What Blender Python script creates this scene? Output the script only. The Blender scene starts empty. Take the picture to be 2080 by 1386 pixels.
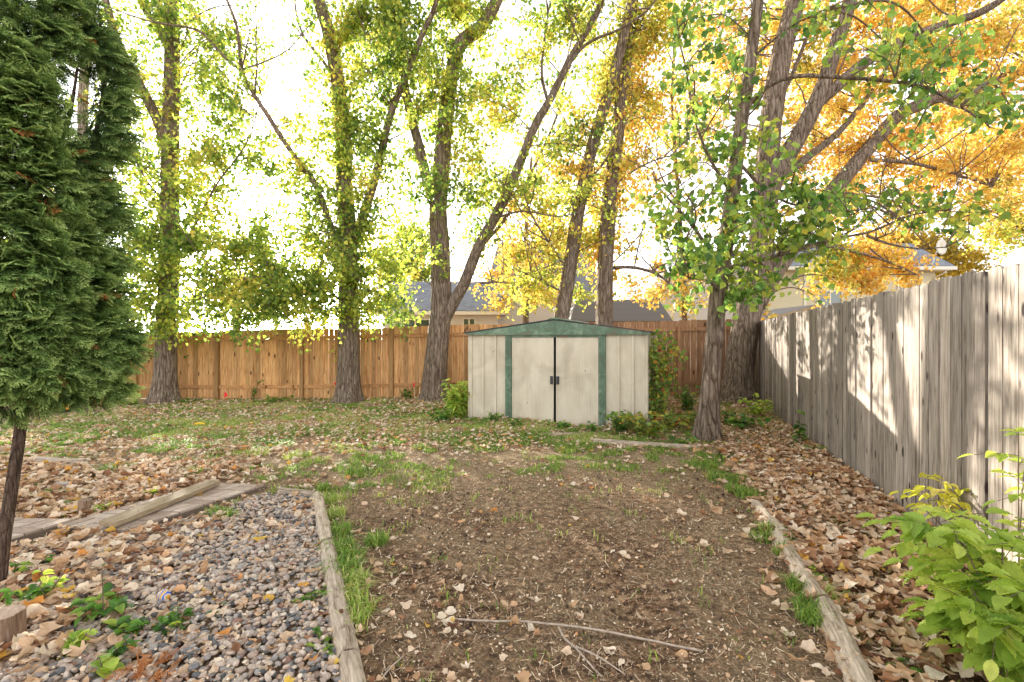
import bpy, math, random
import numpy as np
from mathutils import Vector, noise

random.seed(7)
rng = np.random.default_rng(7)
R = math.radians
C = bpy.context.scene.collection
sc = bpy.context.scene

# ---------------------------------------------------------------- camera, light, exposure
F = 982.0          # focal length in photo pixels (2080 wide)
HY = 688.0         # horizon row
CZ = 1.45
cam = bpy.data.cameras.new('camera')
cam.sensor_width = 36.0
cam.lens = 36.0 * F / 2080.0
cam.shift_y = -(693.0 - HY) / 2080.0
cam.clip_start = 0.05
cam.clip_end = 3000
co = bpy.data.objects.new('camera', cam)
co.location = (0, 0, CZ)
co.rotation_euler = (R(90), 0, 0)
C.objects.link(co)
sc.camera = co

SUN = Vector((-0.57, 1.0, 0.28)).normalized()
elev = math.asin(SUN.z)
az = math.atan2(SUN.x, SUN.y)
w = bpy.data.worlds.new('World')
sc.world = w
w.use_nodes = True
nt = w.node_tree
nt.nodes.clear()
out = nt.nodes.new('ShaderNodeOutputWorld')
bg = nt.nodes.new('ShaderNodeBackground')
sky = nt.nodes.new('ShaderNodeTexSky')
sky.sky_type = 'NISHITA'
sky.sun_disc = False
sky.sun_elevation = elev
sky.sun_rotation = az
sky.altitude = 200
sky.air_density = 1.0
sky.dust_density = 1.0
sky.ozone_density = 1.0
hs = nt.nodes.new('ShaderNodeHueSaturation')
hs.inputs['Saturation'].default_value = 0.12
nt.links.new(sky.outputs[0], hs.inputs['Color'])
nt.links.new(hs.outputs[0], bg.inputs['Color'])
bg.inputs['Strength'].default_value = 0.15
nt.links.new(bg.outputs[0], out.inputs[0])

sl = bpy.data.lights.new('sun', 'SUN')
sl.energy = 3.6
sl.angle = R(0.6)
sl.color = (1.0, 0.93, 0.82)
so = bpy.data.objects.new('sun', sl)
so.rotation_euler = SUN.to_track_quat('Z', 'Y').to_euler()
so.location = (-10, 20, 12)
C.objects.link(so)
sc.view_settings.view_transform = 'Standard'
sc.view_settings.look = 'None'
sc.view_settings.gamma = 1.0
sc.view_settings.exposure = 2.18
sc.cycles.max_bounces = 10
sc.cycles.diffuse_bounces = 5
sc.cycles.transmission_bounces = 6
sc.cycles.transparent_max_bounces = 6

# ---------------------------------------------------------------- geometry helpers
def sst(a, b, x):
    t = np.clip((np.asarray(x, float) - a) / (b - a), 0, 1)
    return t * t * (3 - 2 * t)

def gz(x, y):
    """ground height"""
    x = np.asarray(x, float); y = np.asarray(y, float)
    z = -0.19 * sst(3.5, -8, x) * sst(5, 12.5, y)
    z = z + 0.012 * np.sin(x * 2.1 + 1.3) * np.sin(y * 1.7) + 0.006 * np.sin(x * 5.3 + y * 3.1)
    z = z - 0.05 * sst(13, 16, y)
    return z

def P(px, py, Y):
    return np.array([(px - 1040) / F * Y, Y, CZ - (py - HY) / F * Y])

def G(px, py):
    z = 0.0
    for _ in range(12):
        Y = (CZ - z) * F / (py - HY)
        X = (px - 1040) / F * Y
        z = float(gz(X, Y))
    return np.array([X, Y, z])

def nrm(a):
    a = np.asarray(a, float)
    return a / np.maximum(np.linalg.norm(a, axis=-1, keepdims=True), 1e-9)

class MB:
    """collects verts and faces, with a per-face random number and material index"""
    def __init__(s):
        s.v = []; s.f = []; s.n = 0
    def add(s, v, faces, rnd=0.5, mi=0, uv=None):
        v = np.asarray(v, float).reshape(-1, 3)
        for fa in faces:
            fa = np.asarray(fa, int)
            if fa.ndim == 1: fa = fa[None]
            if not len(fa): continue
            r = np.broadcast_to(np.asarray(rnd, float), (len(fa),)) if np.ndim(rnd) == 0 else np.asarray(rnd)
            s.f.append((fa + s.n, r, np.full(len(fa), mi)))
        s.v.append(v); s.n += len(v)
    def box(s, lo, hi, rnd=0.5, mi=0, M=None):
        (a, b, c), (d, e, f) = lo, hi
        v = np.array([(a,b,c),(d,b,c),(d,e,c),(a,e,c),(a,b,f),(d,b,f),(d,e,f),(a,e,f)], float)
        if M is not None: v = M(v)
        s.add(v, [np.array([(0,3,2,1),(4,5,6,7),(0,1,5,4),(1,2,6,5),(2,3,7,6),(3,0,4,7)])], rnd, mi)
    def prism(s, poly, z0, z1, M=None, rnd=0.5, mi=0):
        """2-D outline (u,z) extruded in v from z0 to z1; M maps (u,v,z)"""
        n = len(poly)
        a = np.array([(p[0], z0, p[1]) for p in poly]); b = np.array([(p[0], z1, p[1]) for p in poly])
        v = np.vstack([a, b])
        if M is not None: v = M(v)
        k = np.arange(n); k2 = (k + 1) % n
        s.add(v, [np.arange(n)[None], (np.arange(n)[::-1] + n)[None], np.stack([k2, k, k + n, k2 + n], 1)], rnd, mi)
    def tube(s, pts, rad, seg=6, rnd=0.5, mi=0, cap=True, fn=None):
        pts = np.asarray(pts, float); n = len(pts)
        rad = np.broadcast_to(np.asarray(rad, float), (n,))
        t = np.gradient(pts, axis=0); t = nrm(t)
        ref = np.array([0.31, 0.95, 0.03]) if abs(t[0][2]) > .5 else np.array([0.02, 0.05, 1.0])
        u = nrm(np.cross(t, ref)); vv = np.cross(t, u)
        a = np.linspace(0, 2 * np.pi, seg, endpoint=False)
        rr = np.repeat(rad[:, None], seg, 1)
        if fn is not None: rr = fn(pts, rr, a)
        v = pts[:, None, :] + rr[..., None] * (np.cos(a)[None, :, None] * u[:, None, :] + np.sin(a)[None, :, None] * vv[:, None, :])
        i = np.arange(n - 1)[:, None] * seg; j = np.arange(seg)[None]; j2 = (j + 1) % seg
        q = np.stack([i + j, i + j2, i + seg + j2, i + seg + j], -1).reshape(-1, 4)
        fs = [q]
        if cap: fs += [np.arange(seg)[::-1][None], (np.arange(seg) + (n - 1) * seg)[None]]
        s.add(v.reshape(-1, 3), fs, rnd, mi)
    def scatter(s, proto, pos, M, scale, rnd, mi=0, tip=None):
        """proto=(verts, [faces]); M (N,3,3) columns = axes"""
        pv, pf = proto; N = len(pos)
        if N == 0: return
        sc_ = np.asarray(scale, float)
        if sc_.ndim == 1: sc_ = sc_[:, None]
        vv = pv[None] * sc_[:, None, :]
        v = np.einsum('nij,nkj->nki', M, vv) + pos[:, None, :]
        K = len(pv)
        for fa in pf:
            q = (fa[None] + (np.arange(N) * K)[:, None, None]).reshape(-1, fa.shape[1])
            rr = np.repeat(rnd, len(fa))
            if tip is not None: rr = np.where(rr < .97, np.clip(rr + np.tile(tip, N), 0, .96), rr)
            s.f.append((q + s.n, rr, np.full(len(q), mi)))
        s.v.append(v.reshape(-1, 3)); s.n += N * K
    def build(s, name, mats, parent=None, smooth=False, origin=None):
        V = np.vstack(s.v)
        loc = np.zeros(3)
        if parent is None and origin is not None:
            loc = np.asarray(origin, float)
        elif parent is not None:
            loc = np.zeros(3); V = V - np.array(parent['_o'])
        V = V - loc
        lt = np.concatenate([np.full(len(a), a.shape[1]) for a, _, _ in s.f])
        li = np.concatenate([a.ravel() for a, _, _ in s.f])
        rn = np.concatenate([r for _, r, _ in s.f]); mi = np.concatenate([m for _, _, m in s.f])
        me = bpy.data.meshes.new(name)
        me.vertices.add(len(V)); me.vertices.foreach_set('co', V.astype(np.float32).ravel())
        me.loops.add(len(li)); me.loops.foreach_set('vertex_index', li.astype(np.int32))
        me.polygons.add(len(lt))
        ls = np.concatenate([[0], np.cumsum(lt)[:-1]])
        me.polygons.foreach_set('loop_start', ls.astype(np.int32))
        me.polygons.foreach_set('loop_total', lt.astype(np.int32))
        me.polygons.foreach_set('material_index', mi.astype(np.int32))
        me.polygons.foreach_set('use_smooth', np.full(len(lt), bool(smooth)))
        at = me.attributes.new('rnd', 'FLOAT', 'FACE')
        at.data.foreach_set('value', rn.astype(np.float32))
        me.update(calc_edges=True)
        if not isinstance(mats, (list, tuple)): mats = [mats]
        for m in mats: me.materials.append(m)
        o = bpy.data.objects.new(name, me)
        C.objects.link(o)
        if parent is not None: o.parent = parent
        else: o.location = loc
        return o

def thing(name, label, cat, loc, group=None):
    o = bpy.data.objects.new(name, None)
    o.empty_display_size = 0.2
    C.objects.link(o)
    o.location = tuple(float(c) for c in loc)
    o['label'] = label; o['category'] = cat
    if group: o['group'] = group
    o['_o'] = [float(c) for c in loc]
    return o
def tag(o, label, cat, group=None):
    o['label'] = label; o['category'] = cat
    if group: o['group'] = group
    return o
def kind(o, k, label=None, cat=None):
    o['kind'] = k
    if label: o['label'] = label
    if cat: o['category'] = cat
    return o

def spline(pts, step=0.12):
    pts = np.asarray(pts, float)
    if len(pts) < 3:
        n = max(2, int(np.linalg.norm(pts[-1] - pts[0]) / step))
        t = np.linspace(0, 1, n + 1)[:, None]
        return pts[0] * (1 - t) + pts[-1] * t
    p = np.vstack([2 * pts[0] - pts[1], pts, 2 * pts[-1] - pts[-2]])
    o = []
    for i in range(1, len(p) - 2):
        n = max(2, int(np.linalg.norm(p[i + 1] - p[i]) / step))
        t = np.linspace(0, 1, n, endpoint=False)[:, None]
        a, b, c, d = p[i - 1], p[i], p[i + 1], p[i + 2]
        o.append(.5 * ((2 * b) + (-a + c) * t + (2 * a - 5 * b + 4 * c - d) * t ** 2 + (-a + 3 * b - 3 * c + d) * t ** 3))
    o.append(p[-2][None])
    return np.vstack(o)

def frames(n, t):
    """columns: x = side, y = t (length direction), z = normal"""
    t = nrm(t); n = n - (n * t).sum(-1, keepdims=True) * t; n = nrm(n)
    x = np.cross(t, n)
    return np.stack([x, t, n], -1)

def inpoly(poly, x, y):
    poly = np.asarray(poly); res = np.zeros(np.shape(x), bool)
    j = len(poly) - 1
    for i in range(len(poly)):
        xi, yi = poly[i][:2]; xj, yj = poly[j][:2]
        c = ((yi > y) != (yj > y)) & (x < (xj - xi) * (y - yi) / (yj - yi + 1e-12) + xi)
        res ^= c; j = i
    return res
def gpoly(pp): return [G(*p)[:2] for p in pp]

# value noise in numpy for density fields
_tab = rng.random((256, 256))
def vnoise(x, y, s=1.0, off=0):
    x = np.asarray(x) / s + off * 13.7 + 100; y = np.asarray(y) / s + off * 7.3 + 100
    i = np.floor(x).astype(int); j = np.floor(y).astype(int); fx = x - i; fy = y - j
    fx = fx * fx * (3 - 2 * fx); fy = fy * fy * (3 - 2 * fy)
    g = lambda a, b: _tab[a % 256, b % 256]
    return (g(i, j) * (1 - fx) + g(i + 1, j) * fx) * (1 - fy) + (g(i, j + 1) * (1 - fx) + g(i + 1, j + 1) * fx) * fy

# ---------------------------------------------------------------- materials
def nodes(m):
    m.use_nodes = True
    t = m.node_tree; t.nodes.clear()
    o = t.nodes.new('ShaderNodeOutputMaterial')
    return t, o
def N(t, typ, **kw):
    n = t.nodes.new(typ)
    for k, v in kw.items():
        if k.startswith('i_'): n.inputs[k[2:].replace('_', ' ')].default_value = v
        else: setattr(n, k, v)
    return n
def ramp(t, stops, interp='LINEAR'):
    r = t.nodes.new('ShaderNodeValToRGB'); r.color_ramp.interpolation = interp
    e = r.color_ramp.elements
    while len(e) < len(stops): e.new(0.5)
    for k, (p, c) in enumerate(stops):
        e[k].position = p; e[k].color = (*c, 1)
    return r
def L(t, a, b): t.links.new(a, b)

def leaf_mat(name, stops, trans=0.58, rough=0.45, gain=1.6, tint=(1.0, 1.0, .75)):
    m = bpy.data.materials.new(name); t, o = nodes(m)
    a = N(t, 'ShaderNodeAttribute', attribute_name='rnd')
    r = ramp(t, stops); L(t, a.outputs['Fac'], r.inputs[0])
    tc = N(t, 'ShaderNodeTexCoord'); nz = N(t, 'ShaderNodeTexNoise', i_Scale=45.0, i_Detail=2.0)
    L(t, tc.outputs['Object'], nz.inputs['Vector'])
    h = N(t, 'ShaderNodeHueSaturation'); L(t, r.outputs[0], h.inputs['Color'])
    mr = N(t, 'ShaderNodeMapRange'); mr.inputs['To Min'].default_value = .7; mr.inputs['To Max'].default_value = 1.3
    L(t, nz.outputs['Fac'], mr.inputs['Value']); L(t, mr.outputs[0], h.inputs['Value'])
    p = N(t, 'ShaderNodeBsdfPrincipled'); p.inputs['Roughness'].default_value = rough
    p.inputs['Specular IOR Level'].default_value = .35
    L(t, h.outputs[0], p.inputs['Base Color'])
    tr = N(t, 'ShaderNodeBsdfTranslucent')
    g = N(t, 'ShaderNodeMix', data_type='RGBA', blend_type='MULTIPLY'); g.inputs[0].default_value = 1
    g.inputs[7].default_value = (gain * tint[0], gain * tint[1], gain * tint[2], 1)
    L(t, h.outputs[0], g.inputs[6]); L(t, g.outputs[2], tr.inputs['Color'])
    mx = N(t, 'ShaderNodeMixShader'); mx.inputs[0].default_value = trans
    L(t, p.outputs[0], mx.inputs[1]); L(t, tr.outputs[0], mx.inputs[2]); L(t, mx.outputs[0], o.inputs[0])
    return m

def wood_mat(name, c1, c2, dark, vary=0.25, grain=(14, 14, 0.9), knots=True, ks=(5.5, 5.5, 2.3), rough=.8, ramp_island=None, knotcol=(.05,.03,.02)):
    """board wood: grain stretched along local z, shifted per board"""
    m = bpy.data.materials.new(name); t, o = nodes(m)
    tc = N(t, 'ShaderNodeTexCoord'); a = N(t, 'ShaderNodeAttribute', attribute_name='rnd')
    sh = N(t, 'ShaderNodeVectorMath', operation='ADD')
    k = N(t, 'ShaderNodeMath', operation='MULTIPLY'); k.inputs[1].default_value = 57.0
    L(t, a.outputs['Fac'], k.inputs[0]); cb = N(t, 'ShaderNodeCombineXYZ'); L(t, k.outputs[0], cb.inputs[0]); L(t, k.outputs[0], cb.inputs[2])
    L(t, tc.outputs['Object'], sh.inputs[0]); L(t, cb.outputs[0], sh.inputs[1])
    mp = N(t, 'ShaderNodeMapping'); mp.inputs['Scale'].default_value = grain; L(t, sh.outputs[0], mp.inputs[0])
    n1 = N(t, 'ShaderNodeTexNoise', i_Scale=3.0, i_Detail=6.0, i_Roughness=.65, i_Distortion=.6); L(t, mp.outputs[0], n1.inputs['Vector'])
    r1 = ramp(t, [(.3, dark), (.47, c1), (.7, c2)]); L(t, n1.outputs['Fac'], r1.inputs[0])
    # fine streaks
    mp2 = N(t, 'ShaderNodeMapping'); mp2.inputs['Scale'].default_value = (grain[0] * 7, grain[1] * 7, grain[2] * 2.5); L(t, sh.outputs[0], mp2.inputs[0])
    n2 = N(t, 'ShaderNodeTexNoise', i_Scale=1.6, i_Detail=3.0); L(t, mp2.outputs[0], n2.inputs['Vector'])
    rr = N(t, 'ShaderNodeMapRange'); rr.inputs['From Min'].default_value = .3; rr.inputs['From Max'].default_value = .7
    rr.inputs['To Min'].default_value = .72; rr.inputs['To Max'].default_value = 1.15; L(t, n2.outputs['Fac'], rr.inputs['Value'])
    h = N(t, 'ShaderNodeHueSaturation'); L(t, r1.outputs[0], h.inputs['Color'])
    vv = N(t, 'ShaderNodeMapRange'); vv.inputs['To Min'].default_value = 1 - vary; vv.inputs['To Max'].default_value = 1 + vary
    wn = N(t, 'ShaderNodeTexWhiteNoise', noise_dimensions='1D'); L(t, a.outputs['Fac'], wn.inputs['W']); L(t, wn.outputs['Value'], vv.inputs['Value'])
    mu = N(t, 'ShaderNodeMath', operation='MULTIPLY'); L(t, vv.outputs[0], mu.inputs[0]); L(t, rr.outputs[0], mu.inputs[1])
    L(t, mu.outputs[0], h.inputs['Value'])
    col = h.outputs[0]
    p = N(t, 'ShaderNodeBsdfPrincipled'); p.inputs['Roughness'].default_value = rough; p.inputs['Specular IOR Level'].default_value = .2
    if knots:
        mk = N(t, 'ShaderNodeMapping'); mk.inputs['Scale'].default_value = ks; L(t, sh.outputs[0], mk.inputs[0])
        vo = N(t, 'ShaderNodeTexVoronoi', i_Scale=1.0, i_Randomness=1.0); L(t, mk.outputs[0], vo.inputs['Vector'])
        kr = ramp(t, [(.09, (1, 1, 1)), (.17, (0, 0, 0))]); L(t, vo.outputs['Distance'], kr.inputs[0])
        mx = N(t, 'ShaderNodeMix', data_type='RGBA'); L(t, kr.outputs[0], mx.inputs[0]); L(t, col, mx.inputs[6]); mx.inputs[7].default_value = (*knotcol, 1)
        col = mx.outputs[2]
    L(t, col, p.inputs['Base Color'])
    b = N(t, 'ShaderNodeBump', i_Strength=.5, i_Distance=.004); L(t, n2.outputs['Fac'], b.inputs['Height']); L(t, b.outputs[0], p.inputs['Normal'])
    L(t, p.outputs[0], o.inputs[0])
    return m

def bark_mat(name, light, mid, dark, scale=1.0):
    m = bpy.data.materials.new(name); t, o = nodes(m)
    tc = N(t, 'ShaderNodeTexCoord')
    mp = N(t, 'ShaderNodeMapping'); mp.inputs['Scale'].default_value = (24 * scale, 24 * scale, 3.4 * scale); L(t, tc.outputs['Object'], mp.inputs[0])
    n1 = N(t, 'ShaderNodeTexNoise', i_Scale=1.3, i_Detail=7.0, i_Roughness=.62, i_Distortion=.7); L(t, mp.outputs[0], n1.inputs['Vector'])
    vo = N(t, 'ShaderNodeTexVoronoi', feature='DISTANCE_TO_EDGE', i_Scale=1.0); 
    add = N(t, 'ShaderNodeMix', data_type='RGBA'); add.inputs[0].default_value = .45
    L(t, mp.outputs[0], add.inputs[6]); L(t, n1.outputs['Color'], add.inputs[7]); L(t, add.outputs[2], vo.inputs['Vector'])
    r = ramp(t, [(.28, dark), (.45, mid), (.66, light)]); L(t, n1.outputs['Fac'], r.inputs[0])
    vr = ramp(t, [(0.0, (.35, .32, .3)), (.10, (1, 1, 1))]); L(t, vo.outputs['Distance'], vr.inputs[0])
    mx = N(t, 'ShaderNodeMix', data_type='RGBA', blend_type='MULTIPLY'); mx.inputs[0].default_value = .85
    L(t, r.outputs[0], mx.inputs[6]); L(t, vr.outputs[0], mx.inputs[7])
    p = N(t, 'ShaderNodeBsdfPrincipled'); p.inputs['Roughness'].default_value = .9; p.inputs['Specular IOR Level'].default_value = .15
    L(t, mx.outputs[2], p.inputs['Base Color'])
    ad = N(t, 'ShaderNodeMath', operation='ADD'); L(t, n1.outputs['Fac'], ad.inputs[0])
    mm = N(t, 'ShaderNodeMath', operation='MINIMUM'); mm.inputs[1].default_value = .25; L(t, vo.outputs['Distance'], mm.inputs[0])
    m3 = N(t, 'ShaderNodeMath', operation='MULTIPLY'); m3.inputs[1].default_value = 3; L(t, mm.outputs[0], m3.inputs[0]); L(t, m3.outputs[0], ad.inputs[1])
    b = N(t, 'ShaderNodeBump', i_Strength=1.0, i_Distance=.03); L(t, ad.outputs[0], b.inputs['Height']); L(t, b.outputs[0], p.inputs['Normal'])
    L(t, p.outputs[0], o.inputs[0])
    return m

def plain(name, col, rough=.6, metallic=0, noise_amt=.12, nscale=8.0, spec=.3, bump=0):
    m = bpy.data.materials.new(name); t, o = nodes(m)
    tc = N(t, 'ShaderNodeTexCoord'); n1 = N(t, 'ShaderNodeTexNoise', i_Scale=nscale, i_Detail=5.0); L(t, tc.outputs['Object'], n1.inputs['Vector'])
    mr = N(t, 'ShaderNodeMapRange'); mr.inputs['From Min'].default_value = .25; mr.inputs['From Max'].default_value = .75
    mr.inputs['To Min'].default_value = 1 - noise_amt; mr.inputs['To Max'].default_value = 1 + noise_amt; L(t, n1.outputs['Fac'], mr.inputs['Value'])
    h = N(t, 'ShaderNodeHueSaturation'); h.inputs['Color'].default_value = (*col, 1); L(t, mr.outputs[0], h.inputs['Value'])
    p = N(t, 'ShaderNodeBsdfPrincipled'); p.inputs['Roughness'].default_value = rough; p.inputs['Metallic'].default_value = metallic
    p.inputs['Specular IOR Level'].default_value = spec
    L(t, h.outputs[0], p.inputs['Base Color'])
    if bump:
        b = N(t, 'ShaderNodeBump', i_Strength=.6, i_Distance=bump); L(t, n1.outputs['Fac'], b.inputs['Height']); L(t, b.outputs[0], p.inputs['Normal'])
    L(t, p.outputs[0], o.inputs[0])
    return m

def rnd_mat(name, stops, rough=.7, interp='LINEAR', spec=.3, nscale=60, amt=.2, trans=0, bump=0):
    m = bpy.data.materials.new(name); t, o = nodes(m)
    a = N(t, 'ShaderNodeAttribute', attribute_name='rnd'); r = ramp(t, stops, interp); L(t, a.outputs['Fac'], r.inputs[0])
    tc = N(t, 'ShaderNodeTexCoord'); n1 = N(t, 'ShaderNodeTexNoise', i_Scale=nscale, i_Detail=4.0); L(t, tc.outputs['Object'], n1.inputs['Vector'])
    mr = N(t, 'ShaderNodeMapRange'); mr.inputs['From Min'].default_value = .25; mr.inputs['From Max'].default_value = .75
    mr.inputs['To Min'].default_value = 1 - amt; mr.inputs['To Max'].default_value = 1 + amt; L(t, n1.outputs['Fac'], mr.inputs['Value'])
    h = N(t, 'ShaderNodeHueSaturation'); L(t, r.outputs[0], h.inputs['Color']); L(t, mr.outputs[0], h.inputs['Value'])
    p = N(t, 'ShaderNodeBsdfPrincipled'); p.inputs['Roughness'].default_value = rough; p.inputs['Specular IOR Level'].default_value = spec
    L(t, h.outputs[0], p.inputs['Base Color'])
    if bump:
        b = N(t, 'ShaderNodeBump', i_Strength=.6, i_Distance=bump); L(t, n1.outputs['Fac'], b.inputs['Height']); L(t, b.outputs[0], p.inputs['Normal'])
    sh = p.outputs[0]
    if trans:
        tr = N(t, 'ShaderNodeBsdfTranslucent'); L(t, h.outputs[0], tr.inputs[0])
        mx = N(t, 'ShaderNodeMixShader'); mx.inputs[0].default_value = trans; L(t, sh, mx.inputs[1]); L(t, tr.outputs[0], mx.inputs[2]); sh = mx.outputs[0]
    L(t, sh, o.inputs[0])
    return m

M = {}
M['bark'] = bark_mat('cottonwood_bark', (.38, .295, .225), (.205, .15, .11), (.055, .038, .028))
M['bark_pale'] = bark_mat('pale_bark', (.52, .44, .36), (.34, .27, .21), (.13, .10, .08), 1.3)
M['bark_cedar'] = bark_mat('cedar_bark', (.24, .16, .12), (.13, .085, .06), (.05, .03, .025), 2.5)
M['twig'] = plain('twig_bark', (.16, .11, .08), .9, noise_amt=.3)
M['twig_pale'] = plain('pale_stick', (.42, .33, .26), .9, noise_amt=.3, nscale=40)
GREEN = [(0, (.06, .13, .03)), (.3, (.15, .23, .045)), (.6, (.33, .39, .075)), (.85, (.54, .54, .11)), (1, (.72, .58, .13))]
M['leaf_green'] = leaf_mat('poplar_leaf_green', GREEN)
M['leaf_dark'] = leaf_mat('poplar_leaf_deep_green', [(0, (.03, .09, .02)), (.35, (.12, .23, .05)), (.7, (.26, .38, .08)), (.92, (.40, .46, .07)), (1, (.7, .5, .08))], trans=.48)
M['leaf_yg'] = leaf_mat('poplar_leaf_yellow_green', [(0, (.16, .26, .04)), (.3, (.36, .42, .07)), (.65, (.66, .57, .11)), (1, (.80, .56, .12))], trans=.5, gain=1.15, tint=(1, 1, .8))
M['leaf_gold'] = leaf_mat('poplar_leaf_gold', [(0, (.24, .30, .05)), (.15, (.60, .50, .08)), (.5, (.84, .60, .16)), (.82, (.83, .50, .12)), (1, (.66, .32, .05))], trans=.5, gain=1.05, tint=(1, 1, .8))
M['leaf_olive'] = leaf_mat('olive_gold_leaf', [(0, (.16, .15, .02)), (.5, (.36, .25, .02)), (1, (.50, .33, .03))], trans=.35)
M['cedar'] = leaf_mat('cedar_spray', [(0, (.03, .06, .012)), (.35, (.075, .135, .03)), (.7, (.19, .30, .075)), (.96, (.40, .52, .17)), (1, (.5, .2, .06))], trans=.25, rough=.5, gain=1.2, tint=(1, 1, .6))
M['weed'] = leaf_mat('weed_leaf', [(0, (.05, .13, .03)), (.6, (.13, .27, .04)), (1, (.34, .42, .06))], trans=.4)
M['lime'] = leaf_mat('lime_leaf', [(0, (.16, .30, .04)), (.5, (.42, .55, .09)), (.93, (.68, .72, .16)), (.97, (.55, .40, .12)), (1, (.45, .28, .1))], trans=.45, gain=1.4)
M['vine'] = leaf_mat('vine_leaf', [(0, (.09, .18, .04)), (.5, (.24, .36, .06)), (.8, (.50, .46, .08)), (.92, (.55, .25, .05)), (1, (.42, .06, .04))], trans=.4)
M['grass'] = leaf_mat('grass_blade', [(0, (.08, .17, .03)), (.45, (.19, .32, .05)), (.75, (.38, .48, .09)), (1, (.62, .58, .26))], trans=.35, gain=1.4)
M['litter'] = rnd_mat('dry_leaf', [(0, (.13, .055, .03)), (.16, (.34, .16, .08)), (.3, (.56, .34, .18)), (.5, (.69, .49, .32)), (.8, (.84, .71, .55)), (.95, (.66, .27, .06)), (1, (.72, .48, .08))], .7, nscale=35, amt=.22, trans=.18)
M['straw'] = rnd_mat('straw_bit', [(0, (.16, .08, .04)), (.35, (.40, .25, .15)), (.7, (.64, .47, .31)), (1, (.82, .68, .48))], .9)
M['crumb'] = rnd_mat('soil_crumb', [(0, (.05, .03, .02)), (.7, (.16, .10, .065)), (1, (.22, .15, .11))], .95)
M['pebble'] = rnd_mat('river_pebble', [(0, (.07, .07, .07)), (.10, (.15, .145, .145)), (.22, (.31, .28, .26)), (.42, (.44, .35, .28)), (.58, (.36, .25, .19)), (.72, (.55, .43, .34)), (.88, (.64, .55, .45)), (1, (.26, .13, .09))], .6, nscale=90, amt=.25, bump=.002)
M['fence_new'] = wood_mat('cedar_board', (.54, .285, .115), (.66, .41, .21), (.28, .125, .045), .28, (9, 9, .8), knotcol=(.12, .05, .025))
M['fence_brown'] = wood_mat('stained_board', (.34, .18, .09), (.42, .24, .13), (.20, .095, .045), .15, (9, 9, .8), knotcol=(.08, .035, .02))
M['fence_grey'] = wood_mat('weathered_board', (.30, .25, .205), (.44, .38, .32), (.085, .065, .05), .42, (11, 11, .9), ks=(7.5, 7.5, 3.2), knotcol=(.05, .035, .03))
M['rail'] = wood_mat('rail_wood', (.50, .25, .10), (.60, .34, .16), (.30, .13, .05), .12, (1, 9, 9), knotcol=(.12, .05, .025))
M['post'] = wood_mat('post_wood', (.36, .20, .085), (.44, .27, .13), (.20, .10, .04), .15, (9, 9, .8), knots=False)
M['timber'] = wood_mat('weathered_timber', (.44, .35, .26), (.58, .48, .37), (.18, .12, .08), .1, (14, 1.5, 14), knots=False)
M['lumber'] = wood_mat('treated_lumber', (.36, .27, .17), (.46, .36, .24), (.22, .15, .09), .05, (14, 1.2, 14), knots=False)
M['stake'] = wood_mat('old_stake', (.22, .14, .09), (.32, .22, .15), (.09, .05, .03), .1, (20, 20, 2), knots=False)

# ---------------------------------------------------------------- ground
def axis(lo, hi, step, far, k=1.5):
    a = list(np.arange(lo, hi + step / 2, step)); s = step; x = a[-1]
    while x < far: s *= k; x += s; a.append(x)
    s = step; x = a[0]; b = []
    while x > -far: s *= k; x -= s; b.append(x)
    return np.array(b[::-1] + a)
gx = axis(-9, 7, .07, 700); gy = axis(1.2, 13.5, .07, 900)
X, Y = np.meshgrid(gx, gy)
Z = gz(X, Y)
near = (np.abs(X) < 12) & (Y > 0) & (Y < 16)
Z = Z + near * (0.022 * (vnoise(X, Y, .16) - .5) + 0.02 * (vnoise(X, Y, .5, 2) - .5))
Z = Z - np.where(near, 0, .01)
# the pebble bed sits a little lower
BED = gpoly([(540, 1008), (642, 1014), (686, 1200), (708, 1386), (715, 1700), (-700, 1700), (-560, 1250), (0, 1130), (150, 1096), (330, 1076)])
mb = MB()
ny, nx = X.shape
i = np.arange(ny - 1)[:, None] * nx; j = np.arange(nx - 1)[None]
q = np.stack([i + j, i + j + 1, i + nx + j + 1, i + nx + j], -1).reshape(-1, 4)
mb.add(np.stack([X, Y, Z], -1).reshape(-1, 3), [q])
gm = bpy.data.materials.new('yard_soil'); t, o = nodes(gm)
tc = N(t, 'ShaderNodeTexCoord')
n1 = N(t, 'ShaderNodeTexNoise', i_Scale=16.0, i_Detail=12.0, i_Roughness=.82); L(t, tc.outputs['Object'], n1.inputs['Vector'])
r1 = ramp(t, [(.38, (.025, .015, .01)), (.46, (.11, .062, .037)), (.53, (.29, .175, .10)), (.61, (.60, .41, .25))]); L(t, n1.outputs['Fac'], r1.inputs[0])
n2 = N(t, 'ShaderNodeTexNoise', i_Scale=1.1, i_Detail=5.0, i_Roughness=.6); L(t, tc.outputs['Object'], n2.inputs['Vector'])
r2 = ramp(t, [(.42, (0, 0, 0)), (.62, (1, 1, 1))]); L(t, n2.outputs['Fac'], r2.inputs[0])
n3 = N(t, 'ShaderNodeTexNoise', i_Scale=70.0, i_Detail=6.0, i_Roughness=.7); L(t, tc.outputs['Object'], n3.inputs['Vector'])
r3 = ramp(t, [(.38, (.14, .09, .05)), (.5, (.38, .28, .165)), (.62, (.64, .51, .33))]); L(t, n3.outputs['Fac'], r3.inputs[0])
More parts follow.
